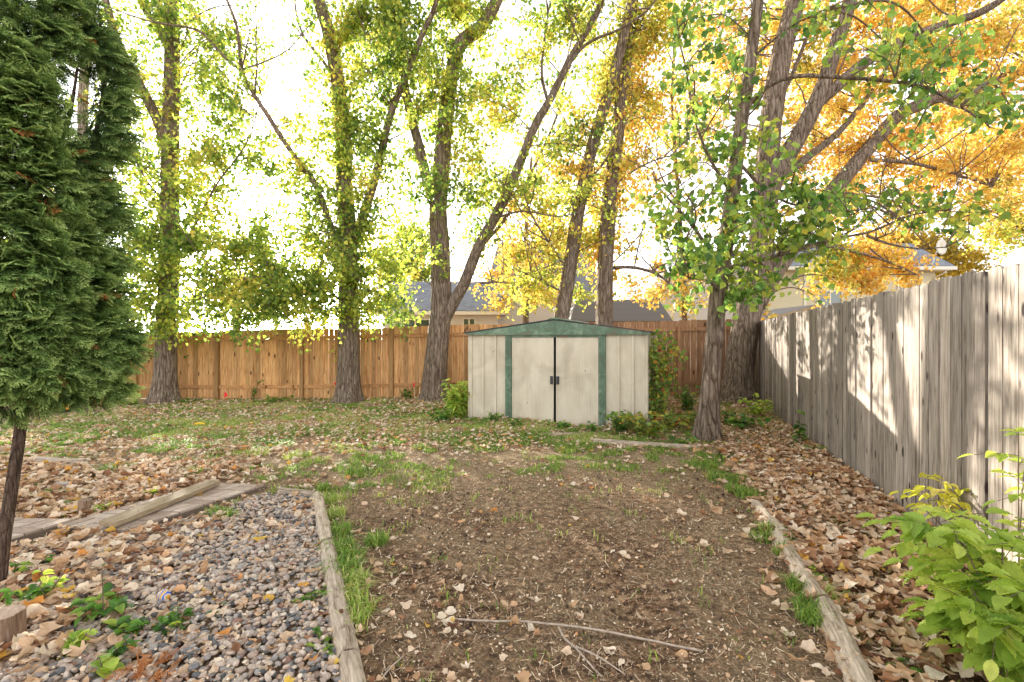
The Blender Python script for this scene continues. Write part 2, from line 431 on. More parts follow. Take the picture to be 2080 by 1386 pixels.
# more straw-coloured thatch at the back, barer soil near the middle
sep = N(t, 'ShaderNodeSeparateXYZ'); L(t, tc.outputs['Object'], sep.inputs[0])
my = N(t, 'ShaderNodeMapRange'); my.inputs['From Min'].default_value = 3.2; my.inputs['From Max'].default_value = 5.8; my.inputs['To Min'].default_value = .0; my.inputs['To Max'].default_value = .75
L(t, sep.outputs['Y'], my.inputs['Value'])
mxm = N(t, 'ShaderNodeMath', operation='MAXIMUM'); 
mul = N(t, 'ShaderNodeMath', operation='MULTIPLY'); mul.inputs[1].default_value = .6; L(t, r2.outputs[0], mul.inputs[0])
L(t, mul.outputs[0], mxm.inputs[0]); L(t, my.outputs[0], mxm.inputs[1])
mx = N(t, 'ShaderNodeMix', data_type='RGBA'); L(t, mxm.outputs[0], mx.inputs[0]); L(t, r1.outputs[0], mx.inputs[6]); L(t, r3.outputs[0], mx.inputs[7])
p = N(t, 'ShaderNodeBsdfPrincipled'); p.inputs['Roughness'].default_value = .95; p.inputs['Specular IOR Level'].default_value = .1
L(t, mx.outputs[2], p.inputs['Base Color'])
b = N(t, 'ShaderNodeBump', i_Strength=1.0, i_Distance=.03); L(t, n1.outputs['Fac'], b.inputs['Height']); L(t, b.outputs[0], p.inputs['Normal'])
L(t, p.outputs[0], o.inputs[0])
kind(mb.build('ground', gm, smooth=True), 'structure')

# regions on the ground (world polygons)
SOIL = gpoly([(700, 1040), (790, 1030), (1000, 972), (1200, 955), (1400, 962), (1500, 1020), (1570, 1110), (1660, 1260), (1730, 1420), (1800, 1700), (720, 1700), (735, 1400), (700, 1150)])
PATH = [(-2.97, 4.70), (-2.31, 4.58), (-2.80, 3.50), (-3.46, 3.62)]
RFX = lambda y: 3.12 + .336 * (y - 3.56)         # right fence line
def in_yard(x, y):
    return (x < RFX(y) - .03) & (y < 12.7 - .08 * (x + 5)) & (y > .9) & (x > -9)

# ---------------------------------------------------------------- fallen leaves
def leaf_proto(kindn, seed):
    r = np.random.default_rng(seed)
    if kindn == 'delta': ang = np.array([-90, -62, -38, -12, 18, 48, 72, 90, 108, 132, 162, 192, 218, 242]); rad = np.array([.42, .55, .60, .52, .48, .48, .56, .78, .56, .48, .48, .52, .60, .55])
    elif kindn == 'maple': ang = np.array([-90, -60, -30, -12, 10, 32, 50, 72, 90, 108, 130, 148, 170, 192, 210, 240]); rad = np.array([.34, .44, .58, .46, .60, .56, .44, .56, .74, .56, .44, .56, .60, .46, .58, .44])
    else: ang = np.array([-90, -60, -25, 10, 45, 72, 90, 108, 135, 170, 205, 240]); rad = np.array([.62, .42, .34, .33, .40, .58, .72, .58, .40, .33, .34, .42])
    rad = rad * r.uniform(.88, 1.12, len(rad)); a = np.radians(ang); n = len(a)
    o_ = np.stack([np.cos(a) * rad, np.sin(a) * rad], 1)
    v2 = np.vstack([[0, 0], o_ * .55, o_])
    c1, c2, c3 = r.uniform(-.9, 1.3), r.uniform(-.6, .9), r.uniform(-.6, .6)
    z = c1 * v2[:, 0] ** 2 + c2 * v2[:, 1] ** 2 + c3 * v2[:, 0] * v2[:, 1] + r.normal(0, .06, len(v2)); z[0] -= .03
    v = np.column_stack([v2, z])
    k = np.arange(n); k2 = (k + 1) % n
    tri = np.stack([np.zeros(n, int), 1 + k, 1 + k2], 1); quad = np.stack([1 + k, 1 + n + k, 1 + n + k2, 1 + k2], 1)
    st = np.array([(-.02, -.4, -.02), (.02, -.4, -.02), (.012, -.95, .06), (-.012, -.95, .06)]); b0 = len(v)
    v = np.vstack([v, st]); quad = np.vstack([quad, [b0, b0 + 1, b0 + 2, b0 + 3]])
    return v, [tri, quad]
LP = [leaf_proto(k, s) for s, k in enumerate(['delta'] * 7 + ['maple'] * 1 + ['oval'] * 4)]

def litter_density(x, y):
    soil = inpoly(SOIL, x, y); bed = inpoly(BED, x, y)
    right = (x > 1.0 + .3 * (y - 1.0) + .1) & ~soil & (y < 8.3)
    d = np.full(np.shape(x), 150.0)
    d = np.where(y > 6.2, 380 * (.2 + 1.1 * vnoise(x, y, .6, 3)), 200 * (.3 + 1.0 * vnoise(x, y, .5, 3)) * (.35 + .65 * sst(-2.2, -3.4, x)))
    sd_ = 16 * (.2 + 2.2 * vnoise(x, y, .45, 5) ** 2)
    sb = np.clip((vnoise(x, y, .6, 41) - .5) * 1.2 + sst(5.0, 6.2, y) * .9 - .15 + sst(-.6, -1.5, x) * .5, 0, 1)
    d = np.where(soil, sd_ * (1 - sb) + d * sb * .6, d)
    lowl = soil & (x < -.25) & (y < 3.1); d = np.where(lowl, 190 * vnoise(x, y, .3, 7), d)
    edge = soil & (y < 4) & (x > .9 + .3 * (y - 1)) ; d = np.where(edge, 60, d)
    d = np.where(right, 760, d)
    d = np.where((x < -2.9) & (y > 3.4) & (y < 5.6), 640, d)
    bd = 160 + 560 * sst(-1.75, -2.6, x + .25 * (y - 2.5)); d = np.where(bed, bd, d)
    d = np.where(inpoly(PATH, x, y), np.where(x < -2.98, 110, 25), d)
    d = np.where((x < -3.33) & (x > -5.3) & (y > 3.33) & (y < 3.78), 25, d)
    d = np.where((x > 2.6) & (y > 8.3), 300, d)
    return d
Nn = 170000
x = rng.uniform(-9, 6, Nn); y = rng.uniform(1.3, 13, Nn); area = 15 * 11.7
keep = (rng.random(Nn) < litter_density(x, y) / (Nn / area)) & in_yard(x, y)
x, y = x[keep], y[keep]; n = len(x)
dens = litter_density(x, y)
pos = np.stack([x, y, gz(x, y) + .012 + rng.random(n) ** 1.5 * np.where(dens > 250, .06, .03)], 1)
nz_ = np.stack([rng.normal(0, .5, n), rng.normal(0, .5, n), np.ones(n)], 1)
th = rng.uniform(0, 2 * np.pi, n); td = np.stack([np.cos(th), np.sin(th), np.zeros(n)], 1)
FM = frames(nz_, td)
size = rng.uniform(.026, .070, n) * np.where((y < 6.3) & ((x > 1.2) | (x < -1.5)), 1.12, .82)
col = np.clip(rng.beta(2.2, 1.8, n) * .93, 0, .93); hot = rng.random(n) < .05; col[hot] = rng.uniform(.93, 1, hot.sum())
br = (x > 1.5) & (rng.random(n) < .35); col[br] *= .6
mb = MB(); which = rng.integers(0, len(LP), n)
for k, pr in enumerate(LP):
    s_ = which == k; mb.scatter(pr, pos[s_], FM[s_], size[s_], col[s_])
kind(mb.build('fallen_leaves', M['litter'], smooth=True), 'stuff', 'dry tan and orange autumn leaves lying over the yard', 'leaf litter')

# straw bits and soil crumbs over the bare soil
Nn = 420000
x = rng.uniform(-5, 4.5, Nn); y = 1.3 + 7.5 * rng.random(Nn) ** 1.6
k_ = in_yard(x, y) & ~inpoly(BED, x, y) & ~inpoly(PATH, x, y); x, y = x[k_], y[k_]
k_ = vnoise(x, y, .35, 9) * .6 + vnoise(x, y, .08, 10) * .5 > rng.random(len(x)) * .95 ; x, y = x[k_], y[k_]; n = len(x)
sp = (np.array([(-.5, -.03, 0), (.5, -.04, .02), (.5, .04, .02), (-.5, .03, 0)]), [np.array([[0, 1, 2, 3]])])
th = rng.uniform(0, 2 * np.pi, n)
FM = frames(np.stack([rng.normal(0, .4, n), rng.normal(0, .4, n), np.ones(n)], 1), np.stack([np.cos(th), np.sin(th), rng.normal(0, .15, n)], 1))
mb = MB(); mb.scatter(sp, np.stack([x, y, gz(x, y) + .014], 1), FM, rng.uniform(.006, .022, n) + .04 * rng.random(n) ** 7, rng.random(n) ** 1.3)
kind(mb.build('straw_litter', M['straw']), 'stuff', 'pale straw and grass clippings scattered on bare soil', 'straw')
Nn = 120000
x = rng.uniform(-6, 5, Nn); y = 1.3 + 8.5 * rng.random(Nn) ** 1.4
k_ = in_yard(x, y) & (vnoise(x, y, .4, 51) * .5 + vnoise(x, y, .1, 52) * .6 > rng.random(Nn) * .9 + .05); x, y = x[k_], y[k_]; n = len(x)
FP = [(np.array([(-.5, -.3, 0), (.3, -.5, .1), (.55, .2, -.05), (0, .5, .15), (-.45, .25, 0)]), [np.array([[0, 1, 2, 3, 4]])]), (np.array([(-.5, -.15, 0), (.5, -.3, .15), (.4, .3, 0), (-.2, .35, .12)]), [np.array([[0, 1, 2, 3]])])]
th = rng.uniform(0, 2 * np.pi, n); FM = frames(np.stack([rng.normal(0, .5, n), rng.normal(0, .5, n), np.ones(n)], 1), np.stack([np.cos(th), np.sin(th), rng.normal(0, .1, n)], 1))
mb = MB(); sz = rng.uniform(.004, .013, n) + .016 * rng.random(n) ** 6; ps = np.stack([x, y, gz(x, y) + .014 + .008 * rng.random(n) + np.where(inpoly(BED, x, y), .028, 0)], 1); cr = rng.random(n) ** 1.2 * .93
for k in (0, 1): mb.scatter(FP[k], ps[k::2], FM[k::2], sz[k::2], cr[k::2])
kind(mb.build('leaf_fragments', M['litter']), 'stuff', 'broken bits of dry leaf and bark mixed over soil and stones', 'leaf litter')
Nn = 9000
x = rng.uniform(-1.6, 3, Nn); y = 1.3 + 4.5 * rng.random(Nn) ** 1.5
k_ = inpoly(SOIL, x, y) & (vnoise(x, y, .3, 11) > .45); x, y = x[k_], y[k_]; n = len(x)
oc = (np.array([(1, 0, 0), (-1, 0, 0), (0, 1, 0), (0, -1, 0), (0, 0, .8), (0, 0, -.8)], float), [np.array([(0, 2, 4), (2, 1, 4), (1, 3, 4), (3, 0, 4), (2, 0, 5), (1, 2, 5), (3, 1, 5), (0, 3, 5)])])
mb = MB(); q = nrm(rng.normal(0, 1, (n, 3))); mb.scatter(oc, np.stack([x, y, gz(x, y) + .006], 1), frames(q, rng.normal(0, 1, (n, 3))), rng.uniform(.002, .005, n) + .018 * rng.random(n) ** 6, rng.random(n))
kind(mb.build('soil_crumbs', M['crumb'], smooth=True), 'stuff', 'dark crumbs of earth on the bare soil', 'soil')

# ---------------------------------------------------------------- pebbles
import bmesh
def ico(sub, seed, flat):
    bm = bmesh.new(); bmesh.ops.create_icosphere(bm, subdivisions=sub, radius=1)
    v = np.array([p.co[:] for p in bm.verts]); f = np.array([[q.index for q in fa.verts] for fa in bm.faces]); bm.free()
    r = np.random.default_rng(seed)
    d = nrm(r.normal(0, 1, (5, 3)))
    s = 1 + .10 * np.sum(np.sin(2.2 * (v @ d.T) + r.uniform(0, 6, 5)), 1)[:, None]
    return v * s * np.array([1, r.uniform(.65, .85), flat]), [f]
PB = [ico(2, s, f) for s, f in enumerate([.42, .5, .55, .6, .38, .48])]
Nn = 26000
x = rng.uniform(-3.9, -.5, Nn); y = rng.uniform(1.4, 4.7, Nn)
k_ = inpoly(BED, x, y); x, y = x[k_], y[k_]; n = len(x)
k_ = (rng.random(n) < np.where(x > -2.9, .82, .5)); x, y = x[k_], y[k_]; n = len(x)
sz = rng.uniform(.010, .022, n) * (1 + .2 * vnoise(x, y, .3, 4))
pos = np.stack([x, y, gz(x, y) + .006 + rng.random(n) * .028], 1)
FM = frames(np.stack([rng.normal(0, .35, n), rng.normal(0, .35, n), np.ones(n)], 1), np.stack([rng.normal(0, 1, n), rng.normal(0, 1, n), rng.normal(0, .2, n)], 1))
mb = MB(); which = rng.integers(0, len(PB), n); cr = rng.random(n)
for k, pr in enumerate(PB):
    s_ = which == k; mb.scatter(pr, pos[s_], FM[s_], sz[s_], cr[s_])
kind(mb.build('river_pebbles', M['pebble'], smooth=True), 'stuff', 'grey tan and pink river pebbles filling the timber edged bed', 'gravel')

# ---------------------------------------------------------------- grass
def grass_density(x, y):
    soil = inpoly(SOIL, x, y); bed = inpoly(BED, x, y) | inpoly(PATH, x, y)
    a = vnoise(x, y, .6, 21) * .45 + vnoise(x, y, .17, 23) * .55
    back = sst(4.6, 7.4, y)
    d = np.clip((a - (.52 - .15 * back)) * 7, 0, 1) * (.40 + .60 * back)
    d = np.where(soil, np.clip((vnoise(x, y, .14, 25) - .70) * 4, 0, 1) * .14 + d * .35 * sst(4.8, 6.5, y), d)
    d = np.where((x > 1.3 + .3 * (y - 1.0)) & (y < 8.3), d * .25, d)
    d = np.where((x < -2.9) & (y < 6), d * .2, d)
    d = np.where(bed, 0, d)
    return d
Nn = 1000000
x = rng.uniform(-9, 6, Nn); y = rng.uniform(1.3, 13, Nn)
k_ = (rng.random(Nn) < grass_density(x, y)) & in_yard(x, y); x, y = x[k_], y[k_]
# thick clumps along the edging
tx, ty = [], []
def clump(px, py, r, k):
    g = G(px, py); a = rng.uniform(0, 6.28, k); rr = r * np.sqrt(rng.random(k)); tx.append(g[0] + rr * np.cos(a)); ty.append(g[1] + rr * np.sin(a))
for px, py, r, k in [(668, 1022, .10, 260), (655, 1000, .08, 140), (680, 1050, .09, 200), (690, 1085, .09, 220), (690, 1120, .10, 260), (715, 1140, .08, 160), (700, 1165, .10, 330), (722, 1190, .07, 200), (715, 1225, .07, 130), (765, 1105, .08, 160),
                     (735, 1250, .06, 120), (720, 1280, .06, 90), (1500, 980, .12, 220), (1455, 975, .10, 160), (1520, 1010, .11, 240), (1490, 1000, .08, 120), (1560, 1085, .07, 140), (1548, 1100, .06, 90), (1620, 1200, .06, 120), (1655, 1265, .08, 200), (1640, 1240, .06, 120), (1680, 1225, .05, 70),
                     (460, 1055, .07, 120), (440, 1050, .06, 80), (210, 962, .12, 220), (250, 958, .12, 220), (390, 965, .10, 120), (720, 965, .1, 130), (1135, 870, .2, 160), (600, 930, .15, 160), (520, 925, .15, 120),
                     (1590, 1130, .05, 60), (1440, 950, .15, 140), (1300, 900, .2, 160)]:
    clump(px, py, r, k)
cx, cy = np.concatenate(tx), np.concatenate(ty)
big = np.concatenate([np.zeros(len(x), bool), np.ones(len(cx), bool)])
x = np.concatenate([x, cx]); y = np.concatenate([y, cy]); n = len(x)
hh = np.where(big, rng.uniform(.04, .14, n), rng.uniform(.025, .075, n))
th = rng.uniform(0, 2 * np.pi, n); lean = np.where(big, rng.uniform(.3, 1.7, n), rng.uniform(.2, 1.2, n))
u = np.stack([np.cos(th), np.sin(th), np.zeros(n)], 1)
base = np.stack([x, y, gz(x, y)], 1)
sd = np.stack([-np.sin(th + rng.normal(0, .5, n)), np.cos(th), np.zeros(n)], 1)
wd = (np.where(big, .0030, .0024 + .00022 * y) * rng.uniform(.7, 1.4, n))[:, None]
up = np.array([0, 0, 1.0])
p0 = base; p1 = base + (up * .6 + u * .25 * lean[:, None]) * hh[:, None]; p2 = base + (up * (.98 - .38 * lean[:, None]) + u * .75 * lean[:, None]) * hh[:, None]
V = np.stack([p0 - sd * wd, p0 + sd * wd, p1 + sd * wd * .8, p1 - sd * wd * .8, p2], 1).reshape(-1, 3)
kk = np.arange(n)[:, None] * 5
rn = np.clip(rng.beta(2, 2.4, n) + np.where(vnoise(x, y, .9, 31) > .62, .3, 0), 0, 1)
mb = MB(); mb.v.append(V); mb.n = len(V)
mb.f.append((kk + np.array([[0, 1, 2, 3]]), rn, np.zeros(n, int))); mb.f.append((kk + np.array([[3, 2, 4]]), rn, np.zeros(n, int)))
kind(mb.build('lawn_grass', M['grass']), 'stuff', 'patchy green grass growing through the fallen leaves', 'grass')

# ---------------------------------------------------------------- fences
def board_outline(wd, h, ear, r=3):
    """flat board with clipped / rounded top corners"""
    return [(0, 0), (wd, 0), (wd, h - ear), (wd - ear * .45, h - ear * .3), (wd - ear * 1.1, h), (ear * 1.1, h), (ear * .45, h - ear * .3), (0, h - ear)]

def line_M(p0, d, nv):
    d = nrm(np.array([d[0], d[1], 0])); nv = nrm(np.array([nv[0], nv[1], 0])); p0 = np.array([p0[0], p0[1], 0])
    return lambda v: p0 + v[:, 0:1] * d + v[:, 1:2] * nv + v[:, 2:3] * np.array([0, 0, 1.0])

# back fence: from far left to the corner; slight yaw
BA = np.array([-2.16, 12.48]); BD = nrm(np.array([1, -.083])); BN = np.array([-BD[1], BD[0]]) * -1   # BN points to the camera
BN = np.array([BD[1], -BD[0]])
def bf_top(u):  # top line, along u measured from BA
    return 1.775 + .0215 * np.clip(u, -6.6, 8) - .02 * sst(-6, -9, u)
fence = thing('wooden_fence', 'tan cedar privacy fence running along the back of the yard', 'fence', (BA[0], BA[1], 0))
Mf = line_M(BA, BD, BN)
posts_u = [-12.9, -10.5, -8.05, -5.72, -3.37, -.95, 1.5, 3.95, 6.3, 8.0]
def px_of(u): 
    q = BA + BD * u; return q
for pi in range(len(posts_u) - 1):
    u0, u1 = posts_u[pi], posts_u[pi + 1]
    brown = u0 > 3
    mat = M['fence_brown'] if brown else M['fence_new']
    mb = MB(); u = u0
    nb = int(round((u1 - u0) / .146)); st = (u1 - u0) / nb
    step_up = .045 if (pi % 2 == 1 and not brown) else 0
    for kb in range(nb):
        uu = u0 + kb * st; q = px_of(uu); zb = float(gz(q[0], q[1])) + .02
        h = bf_top(u0 * .5 + uu * .5) + step_up * (kb / nb) + random.uniform(-.008, .008) - zb
        gap = random.uniform(.005, .011)
        mb.prism([(uu + gap / 2 + a * 1, zb + b_) for a, b_ in board_outline(st - gap, h, .02)], -.010 + random.uniform(-.003, .003), .008, Mf, rnd=random.random())
    mb.build('board_panel', mat, fence)
    for zr in (1.50, .31):
        mb = MB(); q0, q1 = px_of(u0), px_of(u1); z0 = float(gz(*q0)); z1 = float(gz(*q1))
        if zr > 1: z0 = bf_top(u0) - .28; z1 = bf_top(u1) - .28
        else: z0 += zr; z1 += zr
        v = np.array([(u0 + .045, .009, z0), (u1 - .045, .009, z1), (u1 - .045, .047, z1), (u0 + .045, .047, z0), (u0 + .045, .009, z0 + .088), (u1 - .045, .009, z1 + .088), (u1 - .045, .047, z1 + .088), (u0 + .045, .047, z0 + .088)])
        mb.add(Mf(v), [np.array([(0, 3, 2, 1), (4, 5, 6, 7), (0, 1, 5, 4), (1, 2, 6, 5), (2, 3, 7, 6), (3, 0, 4, 7)])], rnd=random.random())
        mb.build('rail', M['fence_brown'] if brown else M['rail'], fence)
for pi, u0 in enumerate(posts_u):
    q = px_of(u0); zb = float(gz(*q)); mb = MB()
    mb.box((u0 - .043, .009, zb - .1), (u0 + .043, .098, bf_top(u0) - (.03 if pi % 2 else .16)), random.random(), 0, Mf)
    mb.build('post', M['fence_brown'] if u0 > 3 else M['post'], fence)

# right fence, boards side by side
RA = np.array([3.12, 3.56]); RD = nrm(np.array([.336, 1])); RN = np.array([-RD[1], RD[0]])   # RN points into the yard
rf = thing('wooden_fence', 'weathered grey board fence receding along the right side', 'fence', (RA[0], RA[1], 0))
Mr = line_M(RA, RD, RN)
bays = [(-2.75 + 2.4 * k, -2.75 + 2.4 * (k + 1)) for k in range(4)] + [(6.85, 8.80)]
for (u0, u1) in bays:
    mb = MB(); nb = int(round((u1 - u0) / .142)); st = (u1 - u0) / nb
    for kb in range(nb):
        uu = u0 + kb * st; q = RA + RD * uu; zb = float(gz(*q)) - .03
        h = 1.875 - .004 * uu + random.uniform(-.012, .012) - zb; gap = random.uniform(.006, .014); tl = random.uniform(-.006, .006)
        ol = board_outline(st - gap, h, .022)
        dv = random.uniform(-.008, .008)
        mb.prism([(uu + gap / 2 + a + tl * b_ / h, zb + b_) for a, b_ in ol], -.009 + dv, .009 + dv, Mr, rnd=random.random())
    mb.build('board_panel', M['fence_grey'], rf)
    for zr in (1.5, .9, .3):
        mb = MB(); mb.box((u0 + .03, -.055, zr), (u1 - .03, -.016, zr + .088), random.random(), 0, Mr); mb.build('rail', M['fence_grey'], rf)
for u0 in [b[0] for b in bays] + [8.8]:
    mb = MB(); mb.box((u0 - .045, -.15, -.1), (u0 + .045, -.057, 1.8), random.random(), 0, Mr); mb.build('post', M['fence_grey'], rf)

# ---------------------------------------------------------------- garden shed
cream = bpy.data.materials.new('cream_painted_steel'); t, o = nodes(cream)
tc = N(t, 'ShaderNodeTexCoord')
mp = N(t, 'ShaderNodeMapping'); mp.inputs['Scale'].default_value = (2.5, 2.5, .6); L(t, tc.outputs['Object'], mp.inputs[0])
n1 = N(t, 'ShaderNodeTexNoise', i_Scale=2.0, i_Detail=6.0, i_Roughness=.7); L(t, mp.outputs[0], n1.inputs['Vector'])
n2 = N(t, 'ShaderNodeTexNoise', i_Scale=1.6, i_Detail=4.0, i_Distortion=1.5); L(t, tc.outputs['Object'], n2.inputs['Vector'])
r1 = ramp(t, [(.3, (.54, .46, .34)), (.5, (.63, .55, .42)), (.7, (.70, .62, .49))]); L(t, n1.outputs['Fac'], r1.inputs[0])
r2 = ramp(t, [(.35, (.78, .76, .74)), (.55, (1, 1, 1))]); L(t, n2.outputs['Fac'], r2.inputs[0])
mx = N(t, 'ShaderNodeMix', data_type='RGBA', blend_type='MULTIPLY'); mx.inputs[0].default_value = .8; L(t, r1.outputs[0], mx.inputs[6]); L(t, r2.outputs[0], mx.inputs[7])
p = N(t, 'ShaderNodeBsdfPrincipled'); p.inputs['Roughness'].default_value = .42; p.inputs['Specular IOR Level'].default_value = .45
bb = N(t, 'ShaderNodeBump', i_Strength=.25, i_Distance=.02); L(t, n2.outputs['Fac'], bb.inputs['Height']); L(t, bb.outputs[0], p.inputs['Normal'])
vo = N(t, 'ShaderNodeTexVoronoi', i_Scale=2.6); L(t, tc.outputs['Object'], vo.inputs['Vector'])
vr = ramp(t, [(.018, (1, 1, 1)), (.034, (0, 0, 0))]); L(t, vo.outputs['Distance'], vr.inputs[0])
mr_ = N(t, 'ShaderNodeMix', data_type='RGBA'); L(t, vr.outputs[0], mr_.inputs[0]); L(t, mx.outputs[2], mr_.inputs[6]); mr_.inputs[7].default_value = (.16, .07, .035, 1)
L(t, mr_.outputs[2], p.inputs['Base Color']); L(t, p.outputs[0], o.inputs[0])
greenp = bpy.data.materials.new('worn_green_paint'); t, o = nodes(greenp)
tc = N(t, 'ShaderNodeTexCoord'); n1 = N(t, 'ShaderNodeTexNoise', i_Scale=5.0, i_Detail=7.0, i_Roughness=.7, i_Distortion=.8); L(t, tc.outputs['Object'], n1.inputs['Vector'])
r1 = ramp(t, [(.34, (.20, .13, .08)), (.42, (.085, .14, .085)), (.55, (.13, .205, .13)), (.72, (.28, .35, .26))]); L(t, n1.outputs['Fac'], r1.inputs[0])
p = N(t, 'ShaderNodeBsdfPrincipled'); p.inputs['Roughness'].default_value = .5; L(t, r1.outputs[0], p.inputs['Base Color']); L(t, p.outputs[0], o.inputs[0])
M['black'] = plain('wheel_and_gap_shade_black', (.012, .012, .014), .5)
M['steel'] = plain('dull_steel', (.3, .33, .36), .4, .8)
M['darkroof'] = plain('dark_roof_metal', (.06, .06, .065), .6)

SL = np.array([-.815, 8.98]); SR = np.array([2.21, 7.83]); SW = np.linalg.norm(SR - SL); SD = (SR - SL) / SW; SB = np.array([-SD[1], SD[0]])
def shu(px):   # u along the shed front that shows at a photo column
    k = (px - 1040) / F
    return (SL[0] - k * SL[1]) / (k * SD[1] - SD[0])
shed = thing('garden_shed', 'low cream metal garden shed with green trim and gable', 'shed', (SL[0], SL[1], 0))
Ms = line_M(SL, SD, SB)            # v positive goes back
def zb_at(u): q = SL + SD * u; return float(gz(*q)) - .02
EH = 1.525; PK = 1.775; DEP = 2.3
uL1, uL2 = shu(1028), shu(1041); uR1, uR2 = shu(1217), shu(1231); um = shu(1128)
def ribbed(u0, u1, ribs, v0, mb, M_, z0, z1):
    us = [(u0, 0)]
    for r_ in ribs: us += [(r_ - .028, 0), (r_ - .02, -.028), (r_ + .016, -.028), (r_ + .02, 0)]
    us.append((u1, 0))
    f = [(a, v0 + b_, z) for a, b_ in us for z in (z0, z1)]
    n_ = len(us); v = np.array(f); v2 = v + np.array([0, .012 if v0 == 0 else .012, 0])
    vv = np.vstack([v, v2]); K = 2 * n_
    qs = []
    for k in range(n_ - 1):
        a = 2 * k
        qs += [(a, a + 2, a + 3, a + 1), (K + a, K + a + 1, K + a + 3, K + a + 2), (a + 1, a + 3, K + a + 3, K + a + 1), (a, K + a, K + a + 2, a + 2)]
    e = 2 * (n_ - 1); qs += [(0, 1, K + 1, K), (e, K + e, K + e + 1, e + 1)]
    mb.add(M_(vv), [np.array(qs)])
for (a, b_, ribs) in [(0, uL1, [shu(982) , shu(1007)] + [shu(958)]), (uR2, SW, [shu(1257), shu(1286), shu(1314)])]:
    mb = MB(); ribbed(a, b_, sorted(ribs), 0, mb, Ms, min(zb_at(a), zb_at(b_)), EH); mb.build('front_wall', cream, shed)
# side and back walls
MsL = line_M(SL, SB, SD); MsR = line_M(SR, SB, -SD); 
SBk = SL + SB * DEP; MsB = line_M(SBk, SD, -SB)
for Mx, L_ in ((MsL, DEP), (MsR, DEP), (MsB, SW)):
    mb = MB(); ribbed(.015, L_ - .015, list(np.arange(.3, L_ - .2, .3)), 0.0, mb, (lambda v, Mx=Mx: Mx(v * np.array([1, 1, 1]) + np.array([0, .02, 0]))), -.12, EH); mb.build('side_wall' if L_ == DEP else 'rear_wall', cream, shed)
# green corner-of-door posts with grooves
for a, b_ in ((uL1, uL2), (uR1, uR2)):
    mb = MB(); z0 = zb_at(a); w_ = b_ - a
    mb.box((a, -.045, z0), (b_, .0, EH), .5, 0, Ms)
    for k in range(3):
        c_ = a + w_ * (.2 + .3 * k); mb.box((c_ - .012, -.056, z0), (c_ + .012, -.047, EH - .002), .5, 0, Ms)
    mb.build('door_post', greenp, shed)
mb = MB(); mb.box((uL2 + .002, -.05, 1.475), (uR1 - .002, -.006, EH - .003), .5, 0, Ms); mb.build('door_header', greenp, shed)
# black sheet behind the doors' gap, its colour standing in for the shade inside
mb = MB(); mb.box((uL2 + .003, .06, -.02), (uR1 - .003, .07, 1.47), .5, 0, Ms); mb.build('gap_shade_sheet', M['black'], shed)
for (a, b_, z0, hs_) in ((uL2 + .006, um - .022, -.01, -1), (um + .024, uR1 - .006, -.045, 1)):
    d = thing('d', '', '', (0, 0, 0)); bpy.data.objects.remove(d)
    mb = MB()
    ns = 16; us = np.linspace(a, b_, ns + 1)
    for k in range(ns):
        mb.box((us[k] + .0005, -.030, z0), (us[k + 1] - .0005, -.012, 1.468), .5, 0, Ms)
    mb.box((a, -.020, z0), (b_, -.010, 1.467), .5, 0, Ms)
    for k in (a, b_ - .02): mb.box((k, -.038, z0), (k + .02, -.031, 1.466), .5, 0, Ms)
    door = mb.build('door', cream, shed); door['_o'] = list(shed['_o'])
    hx = um + hs_ * .055
    mb = MB(); mb.box((hx - .024, -.052, .66), (hx + .024, -.039, .80), .5, 0, Ms); mb.box((hx - .012, -.075, .69), (hx + .012, -.053, .77), .5, 0, Ms); mb.build('handle', M['darkroof'], door)
# gable and roof
OV = .09
gu0, gu1 = -.06, SW + .07
mb = MB(); mb.prism([(gu0 + .03, EH + .002), (gu1 - .03, EH + .002), (gu1 - .03, EH + .02), (um + .02, PK - .012), (um - .02, PK - .012), (gu0 + .03, EH + .02)][::-1], -.075, -.058, Ms)
mb.box((um - .012, -.082, EH + .01), (um + .012, -.0765, PK - .03), .5, 0, Ms)
mb.prism([(gu0 + .05, EH - .012), (gu1 - .05, EH - .012), (gu1 - .05, EH + .0), (gu0 + .05, EH + .0)][::-1], -.085, -.057, Ms)
mb.build('gable_panel', greenp, shed)
mb = MB()
for (a, b_, za, zc) in ((gu0, um, EH + .022, PK), (um, gu1, PK, EH + .022)):
    v = np.array([(a, -OV, za), (b_, -OV, zc), (b_, DEP + .05, zc), (a, DEP + .05, za), (a, -OV, za + .016), (b_, -OV, zc + .016), (b_, DEP + .05, zc + .016), (a, DEP + .05, za + .016)])
    mb.add(Ms(v), [np.array([(0, 3, 2, 1), (4, 5, 6, 7), (0, 1, 5, 4), (1, 2, 6, 5), (2, 3, 7, 6), (3, 0, 4, 7)])])
mb.build('roof', M['darkroof'], shed)
mb = MB(); mb.prism([(um - .12, PK + .004), (um + .12, PK + .004), (um + .05, PK + .032), (um - .05, PK + .032)][::-1], -OV - .012, DEP + .06, Ms); mb.build('ridge_cap', greenp, shed)

